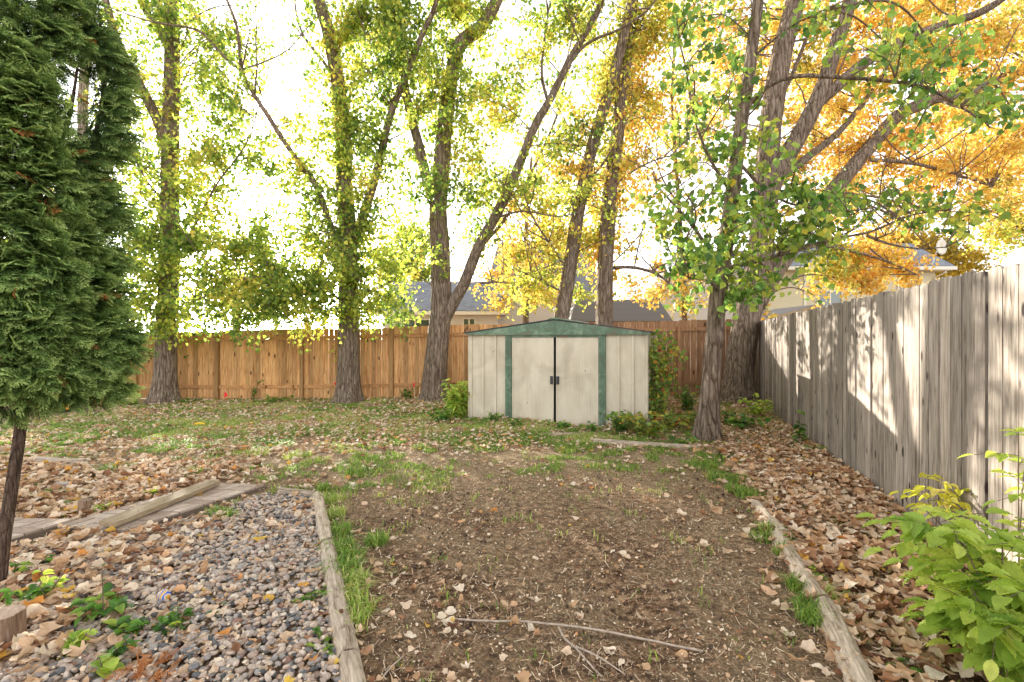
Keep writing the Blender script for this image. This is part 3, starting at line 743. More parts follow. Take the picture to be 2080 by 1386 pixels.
# ---------------------------------------------------------------- trees
def leaf6(wd=.42, cup=.12, tip=.72):
    v = np.array([(0, -.05, 0), (-wd, .18, cup), (-wd * .8, .45, cup * .8), (0, tip + .25, 0), (wd * .8, .45, cup * .8), (wd, .18, cup)])
    return v, [np.array([(0, 3, 2, 1), (0, 5, 4, 3)])]
POPL = leaf6(.44, .10)
def rough_fn(seed, amp=.10, flare=0.45, z0=0., fl_h=.28, freq=9.0):
    rs = np.random.default_rng(seed); ph = rs.uniform(0, 6.28, 6)
    def fn(pts, rr, a):
        z = pts[:, 2][:, None] - z0
        wob = 0
        for k, kf in enumerate((freq, freq * 1.7, 5, 3)):
            kf = int(round(kf)); wob = wob + np.abs(np.sin(a[None] * kf / 2 + ph[k] + .9 * np.sin(z * (2.2 + k) + ph[k + 1]))) * (1, .6, .5, .6)[k]
        wob = (wob / 2.7 - .62) * 2 * amp
        fl = flare * np.exp(-np.maximum(z, 0) / fl_h) * (1 + .35 * np.sin(a[None] * 5 + ph[5]) + .2 * np.sin(a[None] * 3 + ph[0]))
        return rr * (1 + wob + fl)
    return fn

def make_tree(name, label, cat, Y0, limbs, clumps, mat, leaf=.092, lpt=19, bark='bark', seed=0, group=None, dens=1.0, depth=1.0, hang=.6, nbr=26, mixc=0, back=0., mat2=None, twig='twig'):
    """limbs: list of (r0, r1, [(px,py,dY),...]); the first one is the trunk and starts on the ground.
    clumps: (px, py, radius_px, dY, density[, colour 0/1])"""
    rs = np.random.default_rng(seed + 100)
    L3 = []
    for li, (r0, r1, pp) in enumerate(limbs):
        pts = np.array([P(a, b_, Y0 + c) for a, b_, c in pp])
        if li == 0:
            g_ = float(gz(pts[0][0], pts[0][1])); pts[0][2] = g_ - .08
            org = np.array([pts[0][0], pts[0][1], g_])
        s = spline(pts, .07 if li == 0 else .12)
        if li: s = s + np.cumsum(rs.normal(0, .006, s.shape), 0) * np.linspace(0, 1, len(s))[:, None]
        L3.append((s, np.linspace(r0, r1, len(s)) if li else r0 + (r1 - r0) * np.linspace(0, 1, len(s)) ** .9))
    tr = thing(name, label, cat, org, group)
    mb = MB()
    for li, (s, r) in enumerate(L3):
        big = r[0] > .06
        mb.tube(s, r, 40 if li == 0 else (20 if big else 8), fn=rough_fn(seed + li, .09 if big else .04, .55 if li == 0 else 0., org[2]) if big else None)
    S = np.vstack([s[len(s) // 6:] for s, r in L3])
    # thin rising side branches
    extra_b = []
    for _ in range(nbr):
        s, r = L3[rs.integers(0, len(L3))]; k = rs.integers(int(len(s) * .25), len(s)); a = rs.uniform(0, 2 * np.pi)
        ln = rs.uniform(.7, 2.4) * (Y0 / 12) * min(1, Y0 / 9); up_ = rs.uniform(.35, 1.1); dr = nrm(np.array([math.cos(a), math.sin(a) * .7, up_]))
        p0 = s[k]; p1 = p0 + dr * ln * .5 + rs.normal(0, .06, 3); p2 = p0 + dr * ln + np.array([0, 0, .25 * ln]) + rs.normal(0, .08, 3)
        q = spline([p0, p1, p2], .12); q = q + np.cumsum(rs.normal(0, .008, q.shape), 0)
        mb.tube(q, np.linspace(min(.022, r[k] * .8) * (Y0 / 12) ** .5, .004, len(q)), 5, mi=1); extra_b.append(q)
        for _k in range(rs.integers(3, 8)):
            c0 = q[rs.integers(len(q) // 3, len(q))]; e = c0 + nrm(rs.normal(0, 1, 3) + dr * .8 + np.array([0, 0, .5])) * rs.uniform(.2, .8)
            m_ = (c0 + e) / 2 + rs.normal(0, .04, 3); tw = spline([c0, m_, e], .12); mb.tube(tw, np.linspace(.006, .0025, len(tw)), 3, cap=False, mi=1)
    tb = mb; lp, ln, lc, lsz = [], [], [], []
    for cl in clumps:
        px, py, rp, dY, dn = cl[:5]; cc = cl[5] if len(cl) > 5 else 0
        if len(cl) < 7: rp *= 1.15; dn *= .72
        if mixc and rs.random() < mixc: cc = 1
        dY += back
        c = P(px, py, Y0 + dY); r = rp / F * (Y0 + dY)
        cand = S[S[:, 2] < c[2] + .3] if (S[:, 2] < c[2] + .3).any() else S
        d = np.linalg.norm(cand - c, axis=1) + .35 * np.abs(cand[:, 2] - (c[2] - .5)); root = cand[np.argmin(d)]
        mid = root * .5 + c * .5 + np.array([0, 0, .12 * np.linalg.norm(c - root)]) + rs.normal(0, .05, 3)
        br = spline([root, mid, c], .15)
        L_ = np.linalg.norm(c - root)
        tb.tube(br, np.linspace(.007 + .007 * min(L_, 3), .006, len(br)), 5, mi=1)
        nt_ = max(3, int(38 * dn * dens * (r / .7) ** 2 * (.085 / leaf) ** 1.4))
        dirs = nrm(rs.normal(0, 1, (nt_, 3))); dirs[:, 2] += .15
        ell = np.array([1.15, 1.3 * depth, rs.uniform(.95, 1.3)])
        ends = c + dirs * (r * rs.random(nt_)[:, None] ** .45 * 1.25) * ell
        for e in ends:
            st = br[rs.integers(len(br) // 2, len(br))]
            m_ = st * .5 + e * .5 + rs.normal(0, .06, 3) + np.array([0, 0, .08])
            tw = np.array([st, m_, e]); tw = spline(tw, .12) if np.linalg.norm(e - st) > .3 else tw
            tb.tube(tw, np.linspace(.0055, .0025, len(tw)), 3, cap=False, mi=1)
            k = rs.integers(int(lpt * .6), int(lpt * 1.4) + 1)
            ti = rs.uniform(.25, 1.0, k) * (len(tw) - 1); i0 = np.minimum(ti.astype(int), len(tw) - 2); f = (ti - i0)[:, None]
            q = tw[i0] * (1 - f) + tw[i0 + 1] * f + rs.normal(0, .075, (k, 3)) * (leaf / .085)
            lp.append(q); lc.append(np.full(k, cc)); 
    mb.build('trunk', [M[bark], M[twig]], tr, smooth=True)
    lp = np.vstack(lp); lc = np.concatenate(lc); n = len(lp)
    t_ = rs.normal(0, .6, (n, 3)); t_[:, 2] -= hang
    FM = frames(rs.normal(0, 1, (n, 3)), t_)
    # keep leaves above ground
    szs = leaf * (.55 + .75 * rs.beta(2.2, 1.8, n))
    rn = np.clip(rs.beta(2.2, 2.2, n) + .22 * (vnoise(lp[:, 0] + lp[:, 1] * .7, lp[:, 2], .55, seed) - .5) * 2, 0, 1)
    mb = MB()
    for k in (0, 1):
        s_ = lc == k
        if s_.any(): mb.scatter(POPL, lp[s_], FM[s_], szs[s_], rn[s_], mi=k if mat2 else 0)
    mb.build('crown', [M[mat]] + ([M[mat2]] if mat2 else []), tr)
    print(name, label[:40], 'leaves', n)
    return tr

def extra(seed, boxes, dy=(-1.3, 1.0)):
    r = np.random.default_rng(seed); o = []
    for x0, y0, x1, y1, n, rad, dn in boxes:
        for _ in range(int(n * 1.25)): o.append((r.uniform(x0, x1), r.uniform(y0, y1), rad * r.uniform(.9, 1.5), r.uniform(*dy), .72 * dn * r.uniform(.5, 1.4), 0, 1))
    return o
GP = 'tall poplars along the back fence'
# T1 far left
make_tree('poplar_tree', 'leafy green poplar leftmost along the back fence, trunk base flaring wide', 'tree', 12.2,
  [(.255, .085, [(333, 815, 0), (336, 760, 0), (338, 690, 0), (342, 600, 0), (345, 500, 0), (345, 400, 0), (347, 250, 0), (350, 100, 0), (348, -60, .1), (352, -300, .1), (355, -600, .2)]),
   (.13, .05, [(338, 300, 0), (318, 240, -.2), (280, 165, -.5), (240, 90, -.9), (215, 0, -1.2), (190, -120, -1.5)]),
   (.09, .04, [(348, 120, 0), (325, 60, .2), (285, 0, .5), (262, -120, .8)]),
   (.035, .012, [(345, 560, 0), (390, 470, -.3), (440, 380, -.5), (500, 300, -.8), (540, 200, -1)]),
   (.03, .012, [(345, 640, 0), (400, 600, -.5), (470, 570, -.9), (530, 560, -1.1)]),
   (.03, .012, [(345, 420, 0), (300, 370, -.3), (265, 300, -.5), (245, 220, -.7)]),
   (.03, .01, [(345, 620, 0), (300, 570, -.4), (262, 520, -.5)])],
  [(330, 655, 45, -.4, 1), (372, 640, 45, -.4, 1), (350, 560, 60, -.4, 1.1), (330, 480, 60, -.3, 1), (385, 500, 60, -.4, .9), (350, 400, 65, -.3, .8), (350, 310, 50, -.3, .6), (355, 210, 50, -.2, .5), (340, 90, 55, -.2, .5), (352, 10, 50, 0, .5),
   (450, 640, 55, -.8, 1), (430, 570, 70, -.6, 1.1), (500, 610, 50, -1, .9), (545, 640, 45, -1, .8), (470, 510, 60, -.8, .8), (430, 330, 60, -.4, .7), (450, 250, 65, -.6, .7), (505, 330, 60, -.8, 1), (550, 350, 40, -1, .8), (410, 170, 55, -.3, .5), (410, 60, 55, -.2, .5),
   (275, 610, 55, -.5, 1), (260, 540, 55, -.5, 1), (290, 480, 55, -.3, .9), (255, 420, 50, -.5, .7), (270, 330, 50, -.4, .6), (255, 230, 45, -.5, .5), (240, 60, 50, -1, .6), (275, 130, 45, -.6, .4), (400, 440, 45, -.6, .8), (240, 640, 50, -.3, .8), (200, 560, 60, 0, .8), (180, 350, 60, 0, .5),
   (470, 430, 40, -.4, .55), (300, -100, 80, 0, .5), (400, -120, 80, 0, .5), (350, -300, 110, 0, .4)] + extra(1, [(230, 0, 560, 380, 26, 50, .42), (230, 380, 590, 680, 22, 50, .55), (390, 470, 460, 560, 3, 40, .5)]),
  'leaf_green', seed=1, group=GP, mat2='leaf_yg', mixc=.12)
# T0 thin pale trunk behind the cedar
make_tree('poplar_tree', 'slim pale trunked poplar half hidden behind the dark cedar', 'tree', 12.0,
  [(.16, .07, [(178, 815, 0), (176, 600, 0), (172, 400, 0), (168, 220, 0), (176, 100, 0), (186, 0, 0), (190, -200, 0)])],
  [(120, 620, 60, .2, .8), (60, 560, 70, .2, .8), (200, 700, 40, .2, .6), (150, 450, 60, .2, .7), (90, 330, 70, .2, .5), (210, 20, 40, 0, .5), (190, -120, 80, 0, .5), (20, 680, 60, 0, .7), (-60, 500, 80, 0, .7)],
  'leaf_green', bark='bark_pale', seed=2, group=GP)
# T2
make_tree('poplar_tree', 'green poplar second from left, low skirt of leaves hanging over fence, thin left limb', 'tree', 12.0,
  [(.27, .08, [(708, 807, 0), (708, 740, 0), (708, 660, 0), (708, 580, 0), (706, 470, 0), (700, 380, 0), (697, 280, 0), (688, 180, 0), (668, 70, 0), (645, -20, 0), (630, -200, 0), (620, -450, 0)]),
   (.085, .02, [(700, 520, 0), (680, 480, -.2), (640, 375, -.4), (600, 320, -.6), (550, 245, -.8), (495, 150, -1), (475, 40, -1.2), (430, -60, -1.4)]),
   (.04, .012, [(497, 150, -1), (450, 110, -1.1), (400, 60, -1.2), (300, 40, -1.3), (220, 10, -1.4)]),
   (.12, .04, [(718, 500, 0), (742, 425, -.1), (765, 350, -.2), (788, 250, -.3), (810, 190, -.4), (850, 90, -.6), (885, 10, -.8), (910, -100, -1)]),
   (.03, .01, [(795, 210, -.3), (770, 130, -.5), (740, 60, -.7), (720, -20, -.8)]),
   (.03, .012, [(706, 620, 0), (660, 590, -.4), (600, 580, -.8), (550, 570, -1)]),
   (.03, .012, [(706, 610, 0), (760, 590, -.4), (800, 570, -.6)]),
   (.05, .015, [(690, 190, 0), (660, 130, 0), (610, 60, .2), (590, -40, .3)])],
  [(620, 655, 50, -.7, 1), (575, 640, 50, -.9, .9), (670, 640, 50, -.5, 1), (745, 630, 55, -.5, 1), (790, 610, 45, -.5, .8), (640, 580, 65, -.6, 1), (570, 580, 55, -.8, .8), (720, 560, 65, -.5, 1), (780, 540, 45, -.3, .8), (680, 500, 55, -.4, .8), (750, 470, 50, -.3, .9), (700, 420, 50, -.3, .8), (620, 500, 50, -.5, .6), (540, 520, 45, -.8, .5),
   (640, 410, 45, -.3, .5), (700, 330, 50, -.2, .9), (730, 260, 50, -.3, .9), (690, 210, 55, -.2, .8), (730, 150, 60, -.4, 1), (690, 90, 60, -.2, .8), (745, 50, 60, -.5, 1), (790, 20, 50, -.6, 1), (640, 250, 45, -.2, .4), (610, 180, 40, 0, .4), (640, 20, 50, 0, .6), (580, 340, 45, -.6, .4), (560, 440, 40, -.6, .25), (770, 330, 40, -.3, .7), (800, 120, 50, -.5, .9), (640, -110, 90, 0, .5), (760, -90, 80, -.4, .6), (660, -280, 110, 0, .4)] + extra(3, [(480, 440, 830, 680, 24, 50, .6), (600, 0, 830, 440, 22, 50, .5), (480, 20, 620, 440, 8, 40, .25)]),
  'leaf_green', seed=3, group=GP, mat2='leaf_yg', mixc=.12)
# T3
make_tree('poplar_tree', 'poplar beside the left side of shed with low forked limb sweeping up right', 'tree', 11.9,
  [(.29, .10, [(883, 808, 0), (884, 760, 0), (890, 690, 0), (896, 620, 0), (895, 520, 0), (890, 420, 0), (898, 330, 0), (905, 240, 0), (920, 140, 0), (935, 90, 0), (985, 45, .1), (1030, -60, .2), (1060, -250, .3)]),
   (.15, .045, [(893, 670, -.05), (918, 620, -.1), (945, 570, -.2), (972, 500, -.3), (1010, 430, -.4), (1050, 340, -.5), (1085, 250, -.6), (1110, 205, -.7), (1150, 120, -.8), (1190, 50, -.9), (1225, -20, -1), (1290, -160, -1.2)]),
   (.14, .06, [(888, 430, 0), (868, 370, 0), (852, 300, 0), (836, 240, 0), (820, 160, .1), (806, 60, .2), (800, -60, .3)]),
   (.04, .015, [(1112, 205, -.7), (1100, 150, -.7), (1105, 80, -.8), (1120, 0, -.9)]),
   (.045, .015, [(1120, 200, -.7), (1180, 100, -1), (1260, 60, -1.4), (1320, 20, -1.7), (1380, -60, -2)]),
   (.045, .02, [(978, 500, -.3), (1030, 440, 0), (1080, 350, .2), (1130, 240, .5), (1160, 130, .8), (1200, 60, 1), (1230, 0, 1.1)]),
   (.03, .01, [(1000, 445, -.3), (1060, 430, -.8), (1130, 440, -1.1), (1180, 430, -1.3)]),
   (.03, .01, [(975, 575, -.3), (1010, 575, -.4), (1035, 580, -.5)])],
  [(800, 60, 60, -.2, 1), (855, 40, 60, -.2, 1), (915, 30, 55, -.2, 1), (870, 110, 55, -.2, 1), (820, 150, 50, -.1, .9), (925, 120, 45, -.3, .9), (790, 210, 45, 0, .7), (880, 200, 45, -.3, .7), (850, 230, 35, -.2, .6), (945, 250, 50, -.3, .9), (960, 330, 55, -.4, 1), (940, 410, 55, -.4, 1), (960, 480, 45, -.4, .9), (1005, 370, 45, -.4, .7), (920, 180, 50, -.2, .8), (1000, 180, 55, -.5, .6), (1050, 120, 55, -.7, .5), (1030, 250, 50, -.5, .6), (820, 330, 40, 0, .5), (890, 520, 35, -.5, .6), (970, 80, 50, -.2, .6), (1120, 60, 50, -.8, .4), (1110, 170, 40, -.8, .4), (980, 20, 50, 0, .6), (840, 400, 30, 0, .4), (850, 480, 45, .4, .5), (830, 570, 40, .6, .4), (1150, 20, 50, -.9, .4), (850, -110, 90, 0, .7), (1000, -120, 90, 0, .6), (1180, -100, 80, -1, .5)] + extra(4, [(760, 0, 1010, 400, 20, 48, .5), (980, 0, 1220, 420, 22, 48, .38)]),
  'leaf_green', seed=4, group=GP, mat2='leaf_yg', mixc=.12)
# T4 leaning
make_tree('poplar_tree', 'yellow green poplar rising behind the shed ridge, trunk leaning right', 'tree', 11.6,
  [(.20, .08, [(1118, 808, 0), (1128, 720, 0), (1141, 640, 0), (1155, 560, 0), (1168, 470, 0), (1182, 390, 0), (1205, 290, 0), (1228, 215, 0), (1250, 140, 0), (1275, 40, 0), (1300, -80, 0), (1320, -300, 0)]),
   (.03, .01, [(1185, 380, 0), (1220, 340, .2), (1255, 300, .3)]),
   (.035, .012, [(1160, 560, 0), (1120, 500, -.2), (1080, 440, -.4), (1060, 380, -.5)]),
   (.03, .012, [(1150, 600, 0), (1100, 570, -.2), (1050, 550, -.4)])],
  [(1105, 430, 50, -.3, 1), (1075, 510, 55, -.3, 1), (1125, 560, 50, -.4, 1), (1065, 590, 50, -.4, 1), (1150, 350, 50, -.3, 1), (1180, 270, 50, -.3, 1, 0), (1235, 200, 50, -.3, 1), (1265, 120, 55, -.2, 1), (1300, 50, 60, -.2, 1), (1335, 20, 50, 0, .8), (1225, 90, 45, 0, .7), (1100, 610, 40, -.5, 1), (1040, 520, 45, 0, .7, 1), (1030, 430, 40, 0, .6, 1), (1110, 340, 40, 0, .6), (1130, 490, 50, -.4, .9), (1190, 600, 35, -.2, .7), (1080, 300, 45, 0, .5), (1310, -90, 90, 0, .7)] + extra(5, [(1110, 240, 1320, 560, 12, 48, .5), (1180, 0, 1360, 240, 12, 50, .5)], (-.2, 1.2)),
  'leaf_yg', seed=5, group=GP, mat2='leaf_gold', mixc=.2, back=.5)
# T5 straight
make_tree('poplar_tree', 'golden poplar with straight trunk rising right of the shed ridge', 'tree', 11.9,
  [(.23, .09, [(1226, 806, 0), (1227, 700, 0), (1228, 640, 0), (1229, 560, 0), (1234, 450, 0), (1240, 380, 0), (1252, 290, 0), (1262, 200, 0), (1275, 100, .1), (1290, -50, .2), (1300, -300, .3)]),
   (.05, .02, [(1242, 545, 0), (1280, 543, -.2), (1330, 555, -.5), (1375, 590, -.8)]),
   (.03, .01, [(1242, 380, 0), (1300, 340, 0), (1360, 320, -.2), (1420, 330, -.4)]),
   (.02, .006, [(1238, 540, 0), (1280, 500, 0), (1310, 460, 0), (1330, 400, 0)])],
  [(1270, 260, 50, -.2, 1.1), (1290, 330, 45, -.2, 1), (1255, 340, 45, -.3, 1), (1255, 400, 40, -.3, .9), (1290, 190, 50, 0, 1), (1245, 470, 38, -.3, .8, 1), (1220, 490, 40, -.2, .9), (1300, 590, 32, -.5, .8), (1340, 610, 30, -.6, .8), (1225, 590, 28, -.4, .9), (1250, 520, 30, -.3, .6, 1), (1200, 530, 40, -.1, .9), (1205, 440, 45, .1, 1), (1310, 130, 45, 0, .6), (1360, 250, 45, 0, .4), (1340, 540, 30, -.5, .5), (1390, 560, 35, -.8, .4), (1290, -80, 90, 0, .7), (1230, 560, 30, -.4, .7)],
  'leaf_gold', seed=6, group=GP, mat2='leaf_yg', back=.6)
# background golden tree beyond fence, centre
make_tree('birch_tree', 'bushy orange gold tree in front of the pale gabled house', 'tree', 21.0,
  [(.16, .05, [(1068, 830, 0), (1068, 640, 0), (1068, 520, 0), (1070, 420, 0), (1080, 320, 0)]),
   (.06, .02, [(1068, 600, 0), (1040, 520, 0), (1010, 480, 0), (990, 420, 0)]),
   (.05, .02, [(1068, 560, 0), (1110, 500, 0), (1150, 450, 0)])],
  [(1010, 560, 45, -.3, 1.1), (1005, 610, 40, -.3, 1.1), (1045, 590, 45, 0, 1), (1040, 500, 50, 0, .9), (1010, 430, 50, 0, .7), (1080, 540, 50, 0, .8), (1090, 460, 50, 0, .8), (1080, 380, 50, 0, .8), (1130, 400, 50, 0, .8), (1150, 480, 50, 0, .8), (1100, 600, 45, 0, .9), (1180, 560, 40, 0, .7), (1020, 370, 45, 0, .6), (960, 520, 40, 0, .5), (1200, 350, 50, 0, .6)],
  'leaf_gold', seed=8, leaf=.12, mat2='leaf_yg', dens=.6, mixc=.25)
# bare twiggy tree right of T5
make_tree('birch_tree', 'nearly bare thin branched tree with few gold leaves between the tall poplars', 'tree', 14.5,
  [(.10, .03, [(1392, 840, 0), (1390, 640, 0), (1385, 540, 0), (1380, 430, 0), (1372, 320, 0), (1365, 200, 0), (1370, 100, 0)]),
   (.03, .008, [(1388, 560, 0), (1350, 490, 0), (1320, 430, 0), (1300, 370, 0)]),
   (.03, .008, [(1384, 500, 0), (1420, 430, 0), (1440, 350, 0)]),
   (.03, .008, [(1380, 420, 0), (1340, 350, 0), (1330, 280, 0), (1300, 220, 0)]),
   (.02, .006, [(1378, 370, 0), (1410, 290, 0), (1430, 200, 0)])],
  [(1330, 370, 60, 0, .35), (1400, 320, 60, 0, .45), (1400, 220, 55, 0, .6), (1350, 250, 50, 0, .35), (1430, 270, 50, 0, .6), (1380, 180, 45, 0, .4), (1360, 590, 55, -.5, .5), (1400, 570, 50, -.4, .5), (1330, 480, 50, 0, .2), (1430, 440, 50, 0, .4), (1410, 620, 40, 0, .6), (1430, 120, 60, 0, .5), (1370, 450, 40, 0, .2)],
  'leaf_gold', seed=9, leaf=.085, twig='twig')
# dark green tree beyond the fence
make_tree('leafy_tree', 'deep green bushy tree behind the grey shingle roof', 'tree', 50.0,
  [(.25, .1, [(845, 760, 0), (843, 600, 0), (840, 520, 0), (838, 460, 0)])],
  [(815, 540, 38, 0, 1.3), (850, 520, 35, 0, 1.3), (870, 560, 30, 0, 1.2), (830, 480, 32, 0, 1.1), (790, 560, 32, 0, 1.1), (850, 570, 35, 0, 1.2), (865, 490, 28, 0, 1), (760, 520, 35, 0, .8)],
  'leaf_green', seed=10, leaf=.26)
# T7 big multi-stemmed golden poplar in the corner
make_tree('poplar_tree', 'massive golden poplar in the fence corner splitting into several spreading limbs', 'tree', 10.9,
  [(.31, .15, [(1496, 815, 0), (1500, 760, 0), (1507, 700, 0), (1518, 640, 0), (1530, 590, 0), (1542, 530, 0), (1550, 450, 0), (1556, 380, 0), (1560, 300, 0), (1572, 200, 0), (1590, 100, 0), (1615, 0, .1), (1640, -150, .2), (1650, -350, .3)]),
   (.21, .10, [(1535, 620, 0), (1565, 565, .1), (1600, 515, .2), (1640, 455, .3), (1690, 390, .4), (1745, 325, .5), (1790, 275, .6), (1830, 235, .7), (1900, 205, .8), (1990, 180, 1), (2100, 140, 1.2)]),
   (.22, .09, [(1550, 440, 0), (1575, 360, -.1), (1620, 280, -.2), (1650, 220, -.3), (1675, 160, -.3), (1700, 80, -.4), (1725, 0, -.5), (1750, -150, -.6)]),
   (.13, .06, [(1655, 215, -.3), (1700, 175, -.4), (1760, 125, -.5), (1830, 85, -.6), (1920, 50, -.7), (2010, 15, -.8), (2090, -50, -1)]),
   (.10, .04, [(1575, 370, 0), (1640, 320, .3), (1700, 270, .5), (1750, 210, .7), (1800, 130, .9)]),
   (.06, .03, [(1572, 210, 0), (1600, 170, .2), (1625, 110, .3), (1650, 40, .4)]),
   (.05, .02, [(1600, 515, .2), (1660, 500, .5), (1720, 510, .9), (1790, 530, 1.2), (1860, 560, 1.4)]),
   (.05, .02, [(1745, 325, .5), (1840, 330, .6), (1930, 350, .8), (2020, 380, 1)]),
   (.035, .012, [(1690, 390, .4), (1780, 400, .6), (1870, 420, .8), (1950, 440, 1)])],
  [(1600, 60, 50, .3, .9), (1660, 50, 50, .3, 1), (1640, 130, 50, .3, 1), (1590, 250, 40, .3, .8), (1700, 130, 50, .4, 1), (1740, 60, 55, .3, 1), (1800, 30, 55, .3, 1), (1860, 20, 55, .2, 1), (1930, 10, 60, .2, 1), (2010, 60, 60, 0, 1), (1960, 110, 55, 0, 1.1), (1890, 130, 55, .1, 1.1), (1820, 150, 50, .2, 1), (1760, 190, 50, .4, 1), (1700, 230, 50, .4, 1), (1650, 300, 45, .4, 1), (1620, 350, 45, .4, 1), (1700, 310, 50, .5, 1), (1750, 260, 40, .6, 1), (1830, 290, 55, .6, 1.1), (1900, 260, 55, .6, 1.1), (1970, 220, 55, .6, 1.1), (2040, 180, 60, .6, 1), (2070, 270, 55, .6, 1), (2000, 310, 55, .7, 1), (1930, 340, 55, .7, 1), (1860, 370, 55, .6, 1), (1790, 350, 50, .6, 1), (1720, 380, 45, .5, .9), (1970, 400, 55, .8, .9), (2050, 370, 60, .8, 1), (1900, 420, 45, .7, .6), (2040, 450, 50, .8, .9, 1),
   (1690, 520, 40, .8, 2.4), (1740, 530, 42, 1, 2.4), (1790, 545, 40, 1.1, 2.4), (1680, 570, 35, .8, 2.4), (1730, 580, 35, 1, 2.4), (1770, 590, 28, 1.1, 2.4), (1830, 550, 38, 1.3, 2.4), (1660, 600, 25, .8, 1), (1860, 580, 28, 1.3, .9),
   (1520, 90, 50, .5, .7), (1480, 180, 45, .5, .6), (1460, 60, 50, .5, .6), (1600, -80, 90, 0, .8), (1760, -90, 90, 0, .8), (1920, -90, 90, 0, .8), (2110, 100, 80, .4, .9), (2130, 280, 80, .6, .9), (1540, 640, 18, -.5, 1, 0), (1560, 645, 18, -.2, 1, 0)] + extra(11, [(1560, 0, 2090, 420, 34, 50, .6), (1340, 0, 1560, 330, 14, 48, .35), (1560, 380, 1900, 520, 8, 36, .5)], (.5, 3.0)),
  'leaf_gold', seed=11, mat2='leaf_yg', mixc=.12, back=.6)
# T6 front right tree
make_tree('poplar_tree', 'slender near poplar with large deep green leaves left of the grey fence', 'tree', 6.95,
  [(.138, .05, [(1437, 893, 0), (1440, 840, 0), (1446, 760, 0), (1452, 680, 0), (1458, 610, 0), (1470, 520, 0), (1484, 430, 0), (1494, 340, 0), (1505, 260, 0), (1518, 170, 0), (1530, 80, 0), (1540, 0, 0), (1550, -150, 0), (1560, -350, 0)]),
   (.035, .012, [(1508, 230, 0), (1560, 175, -.2), (1620, 155, -.4), (1700, 158, -.6), (1790, 165, -.8), (1870, 175, -1), (1930, 205, -1.1), (1990, 240, -1.2)]),
   (.03, .008, [(1480, 545, 0), (1560, 525, -.2), (1640, 500, -.3), (1700, 485, -.4), (1760, 475, -.5), (1850, 440, -.6), (1930, 430, -.8)]),
   (.02, .006, [(1760, 478, -.5), (1800, 495, -.6), (1860, 507, -.7), (1915, 505, -.8)]),
   (.03, .008, [(1468, 540, 0), (1420, 480, -.2), (1380, 430, -.4), (1345, 390, -.5), (1330, 360, -.6)]),
   (.025, .008, [(1490, 400, 0), (1440, 320, -.2), (1410, 240, -.3), (1390, 140, -.4), (1370, 40, -.5)]),
   (.025, .008, [(1500, 330, 0), (1560, 390, -.3), (1620, 420, -.5), (1700, 430, -.6), (1770, 425, -.8)]),
   (.02, .008, [(1525, 120, 0), (1600, 60, -.3), (1680, 20, -.5)]),
   (.02, .006, [(1462, 600, 0), (1440, 570, -.3), (1400, 560, -.5)])],
  [(1480, 560, 50, -.3, 1), (1430, 540, 48, -.4, .9), (1530, 570, 42, -.3, .9), (1450, 480, 55, -.3, .9), (1395, 490, 50, -.4, .7), (1350, 455, 40, -.5, .6), (1345, 390, 30, -.6, .5), (1510, 490, 55, -.3, 1), (1570, 500, 55, -.4, 1), (1620, 470, 50, -.4, 1), (1560, 430, 50, -.3, 1), (1500, 410, 50, -.2, .9), (1640, 420, 45, -.5, .9), (1690, 450, 40, -.5, .8), (1460, 380, 45, -.2, .8), (1410, 420, 40, -.3, .6), (1490, 300, 45, -.2, .7), (1540, 290, 40, 0, .5), (1430, 300, 40, -.3, .5), (1500, 200, 42, 0, .6), (1400, 200, 40, -.3, .6), (1440, 100, 45, -.2, .5), (1500, 60, 40, 0, .5), (1390, 60, 45, -.4, .6), (1600, 390, 40, -.4, .8), (1740, 430, 35, -.6, .7), (1790, 420, 35, -.7, .6), (1850, 430, 40, -.7, .6), (1920, 430, 45, -.8, .6), (1850, 160, 40, -.9, .9), (1900, 175, 42, -1, .9), (1960, 210, 42, -1.1, .8), (1820, 230, 35, -.8, .4), (1700, 50, 40, -.5, .6), (1750, 80, 40, -.5, .5), (1650, 60, 35, -.4, .5), (1780, 20, 35, -.5, .5), (1590, 480, 40, .2, .8), (1760, 160, 30, -.7, .3), (2010, 260, 40, -1.2, .5), (1480, 620, 25, -.4, .9), (1520, 610, 30, -.4, .8), (1580, 590, 18, -.6, .7), (1500, -90, 90, 0, .5), (1380, 560, 30, -.5, .6), (1590, 440, 45, -.6, .9), (1540, 360, 40, -.2, .6)] + extra(12, [(1340, 330, 1700, 600, 18, 42, .5), (1400, 0, 1560, 330, 10, 40, .35), (1700, 60, 2060, 300, 8, 38, .35), (1660, 400, 2000, 500, 6, 36, .4)]),
  'leaf_dark', mat2='leaf_green', mixc=.35, seed=12, leaf=.10, lpt=15, dens=.85)
# T8: gold tree beyond right fence
make_tree('poplar_tree', 'yellow tree top at the right edge beyond the grey fence', 'tree', 14.0,
  [(.22, .08, [(2120, 830, 0), (2115, 640, 0), (2110, 500, 0), (2100, 350, 0), (2110, 150, 0)]),
   (.05, .02, [(2112, 520, 0), (2060, 450, 0), (2000, 420, 0)])],
  [(2060, 470, 45, 0, 1.1, 1), (2010, 470, 38, 0, 1, 1), (2050, 410, 50, 0, 1), (2000, 390, 45, 0, .6), (2080, 330, 60, 0, .6), (2040, 500, 28, 0, .9, 1), (2120, 450, 60, 0, 1), (1960, 450, 35, 0, .6), (2160, 250, 90, 0, .5)],
  'leaf_gold', seed=13, mat2='leaf_yg')
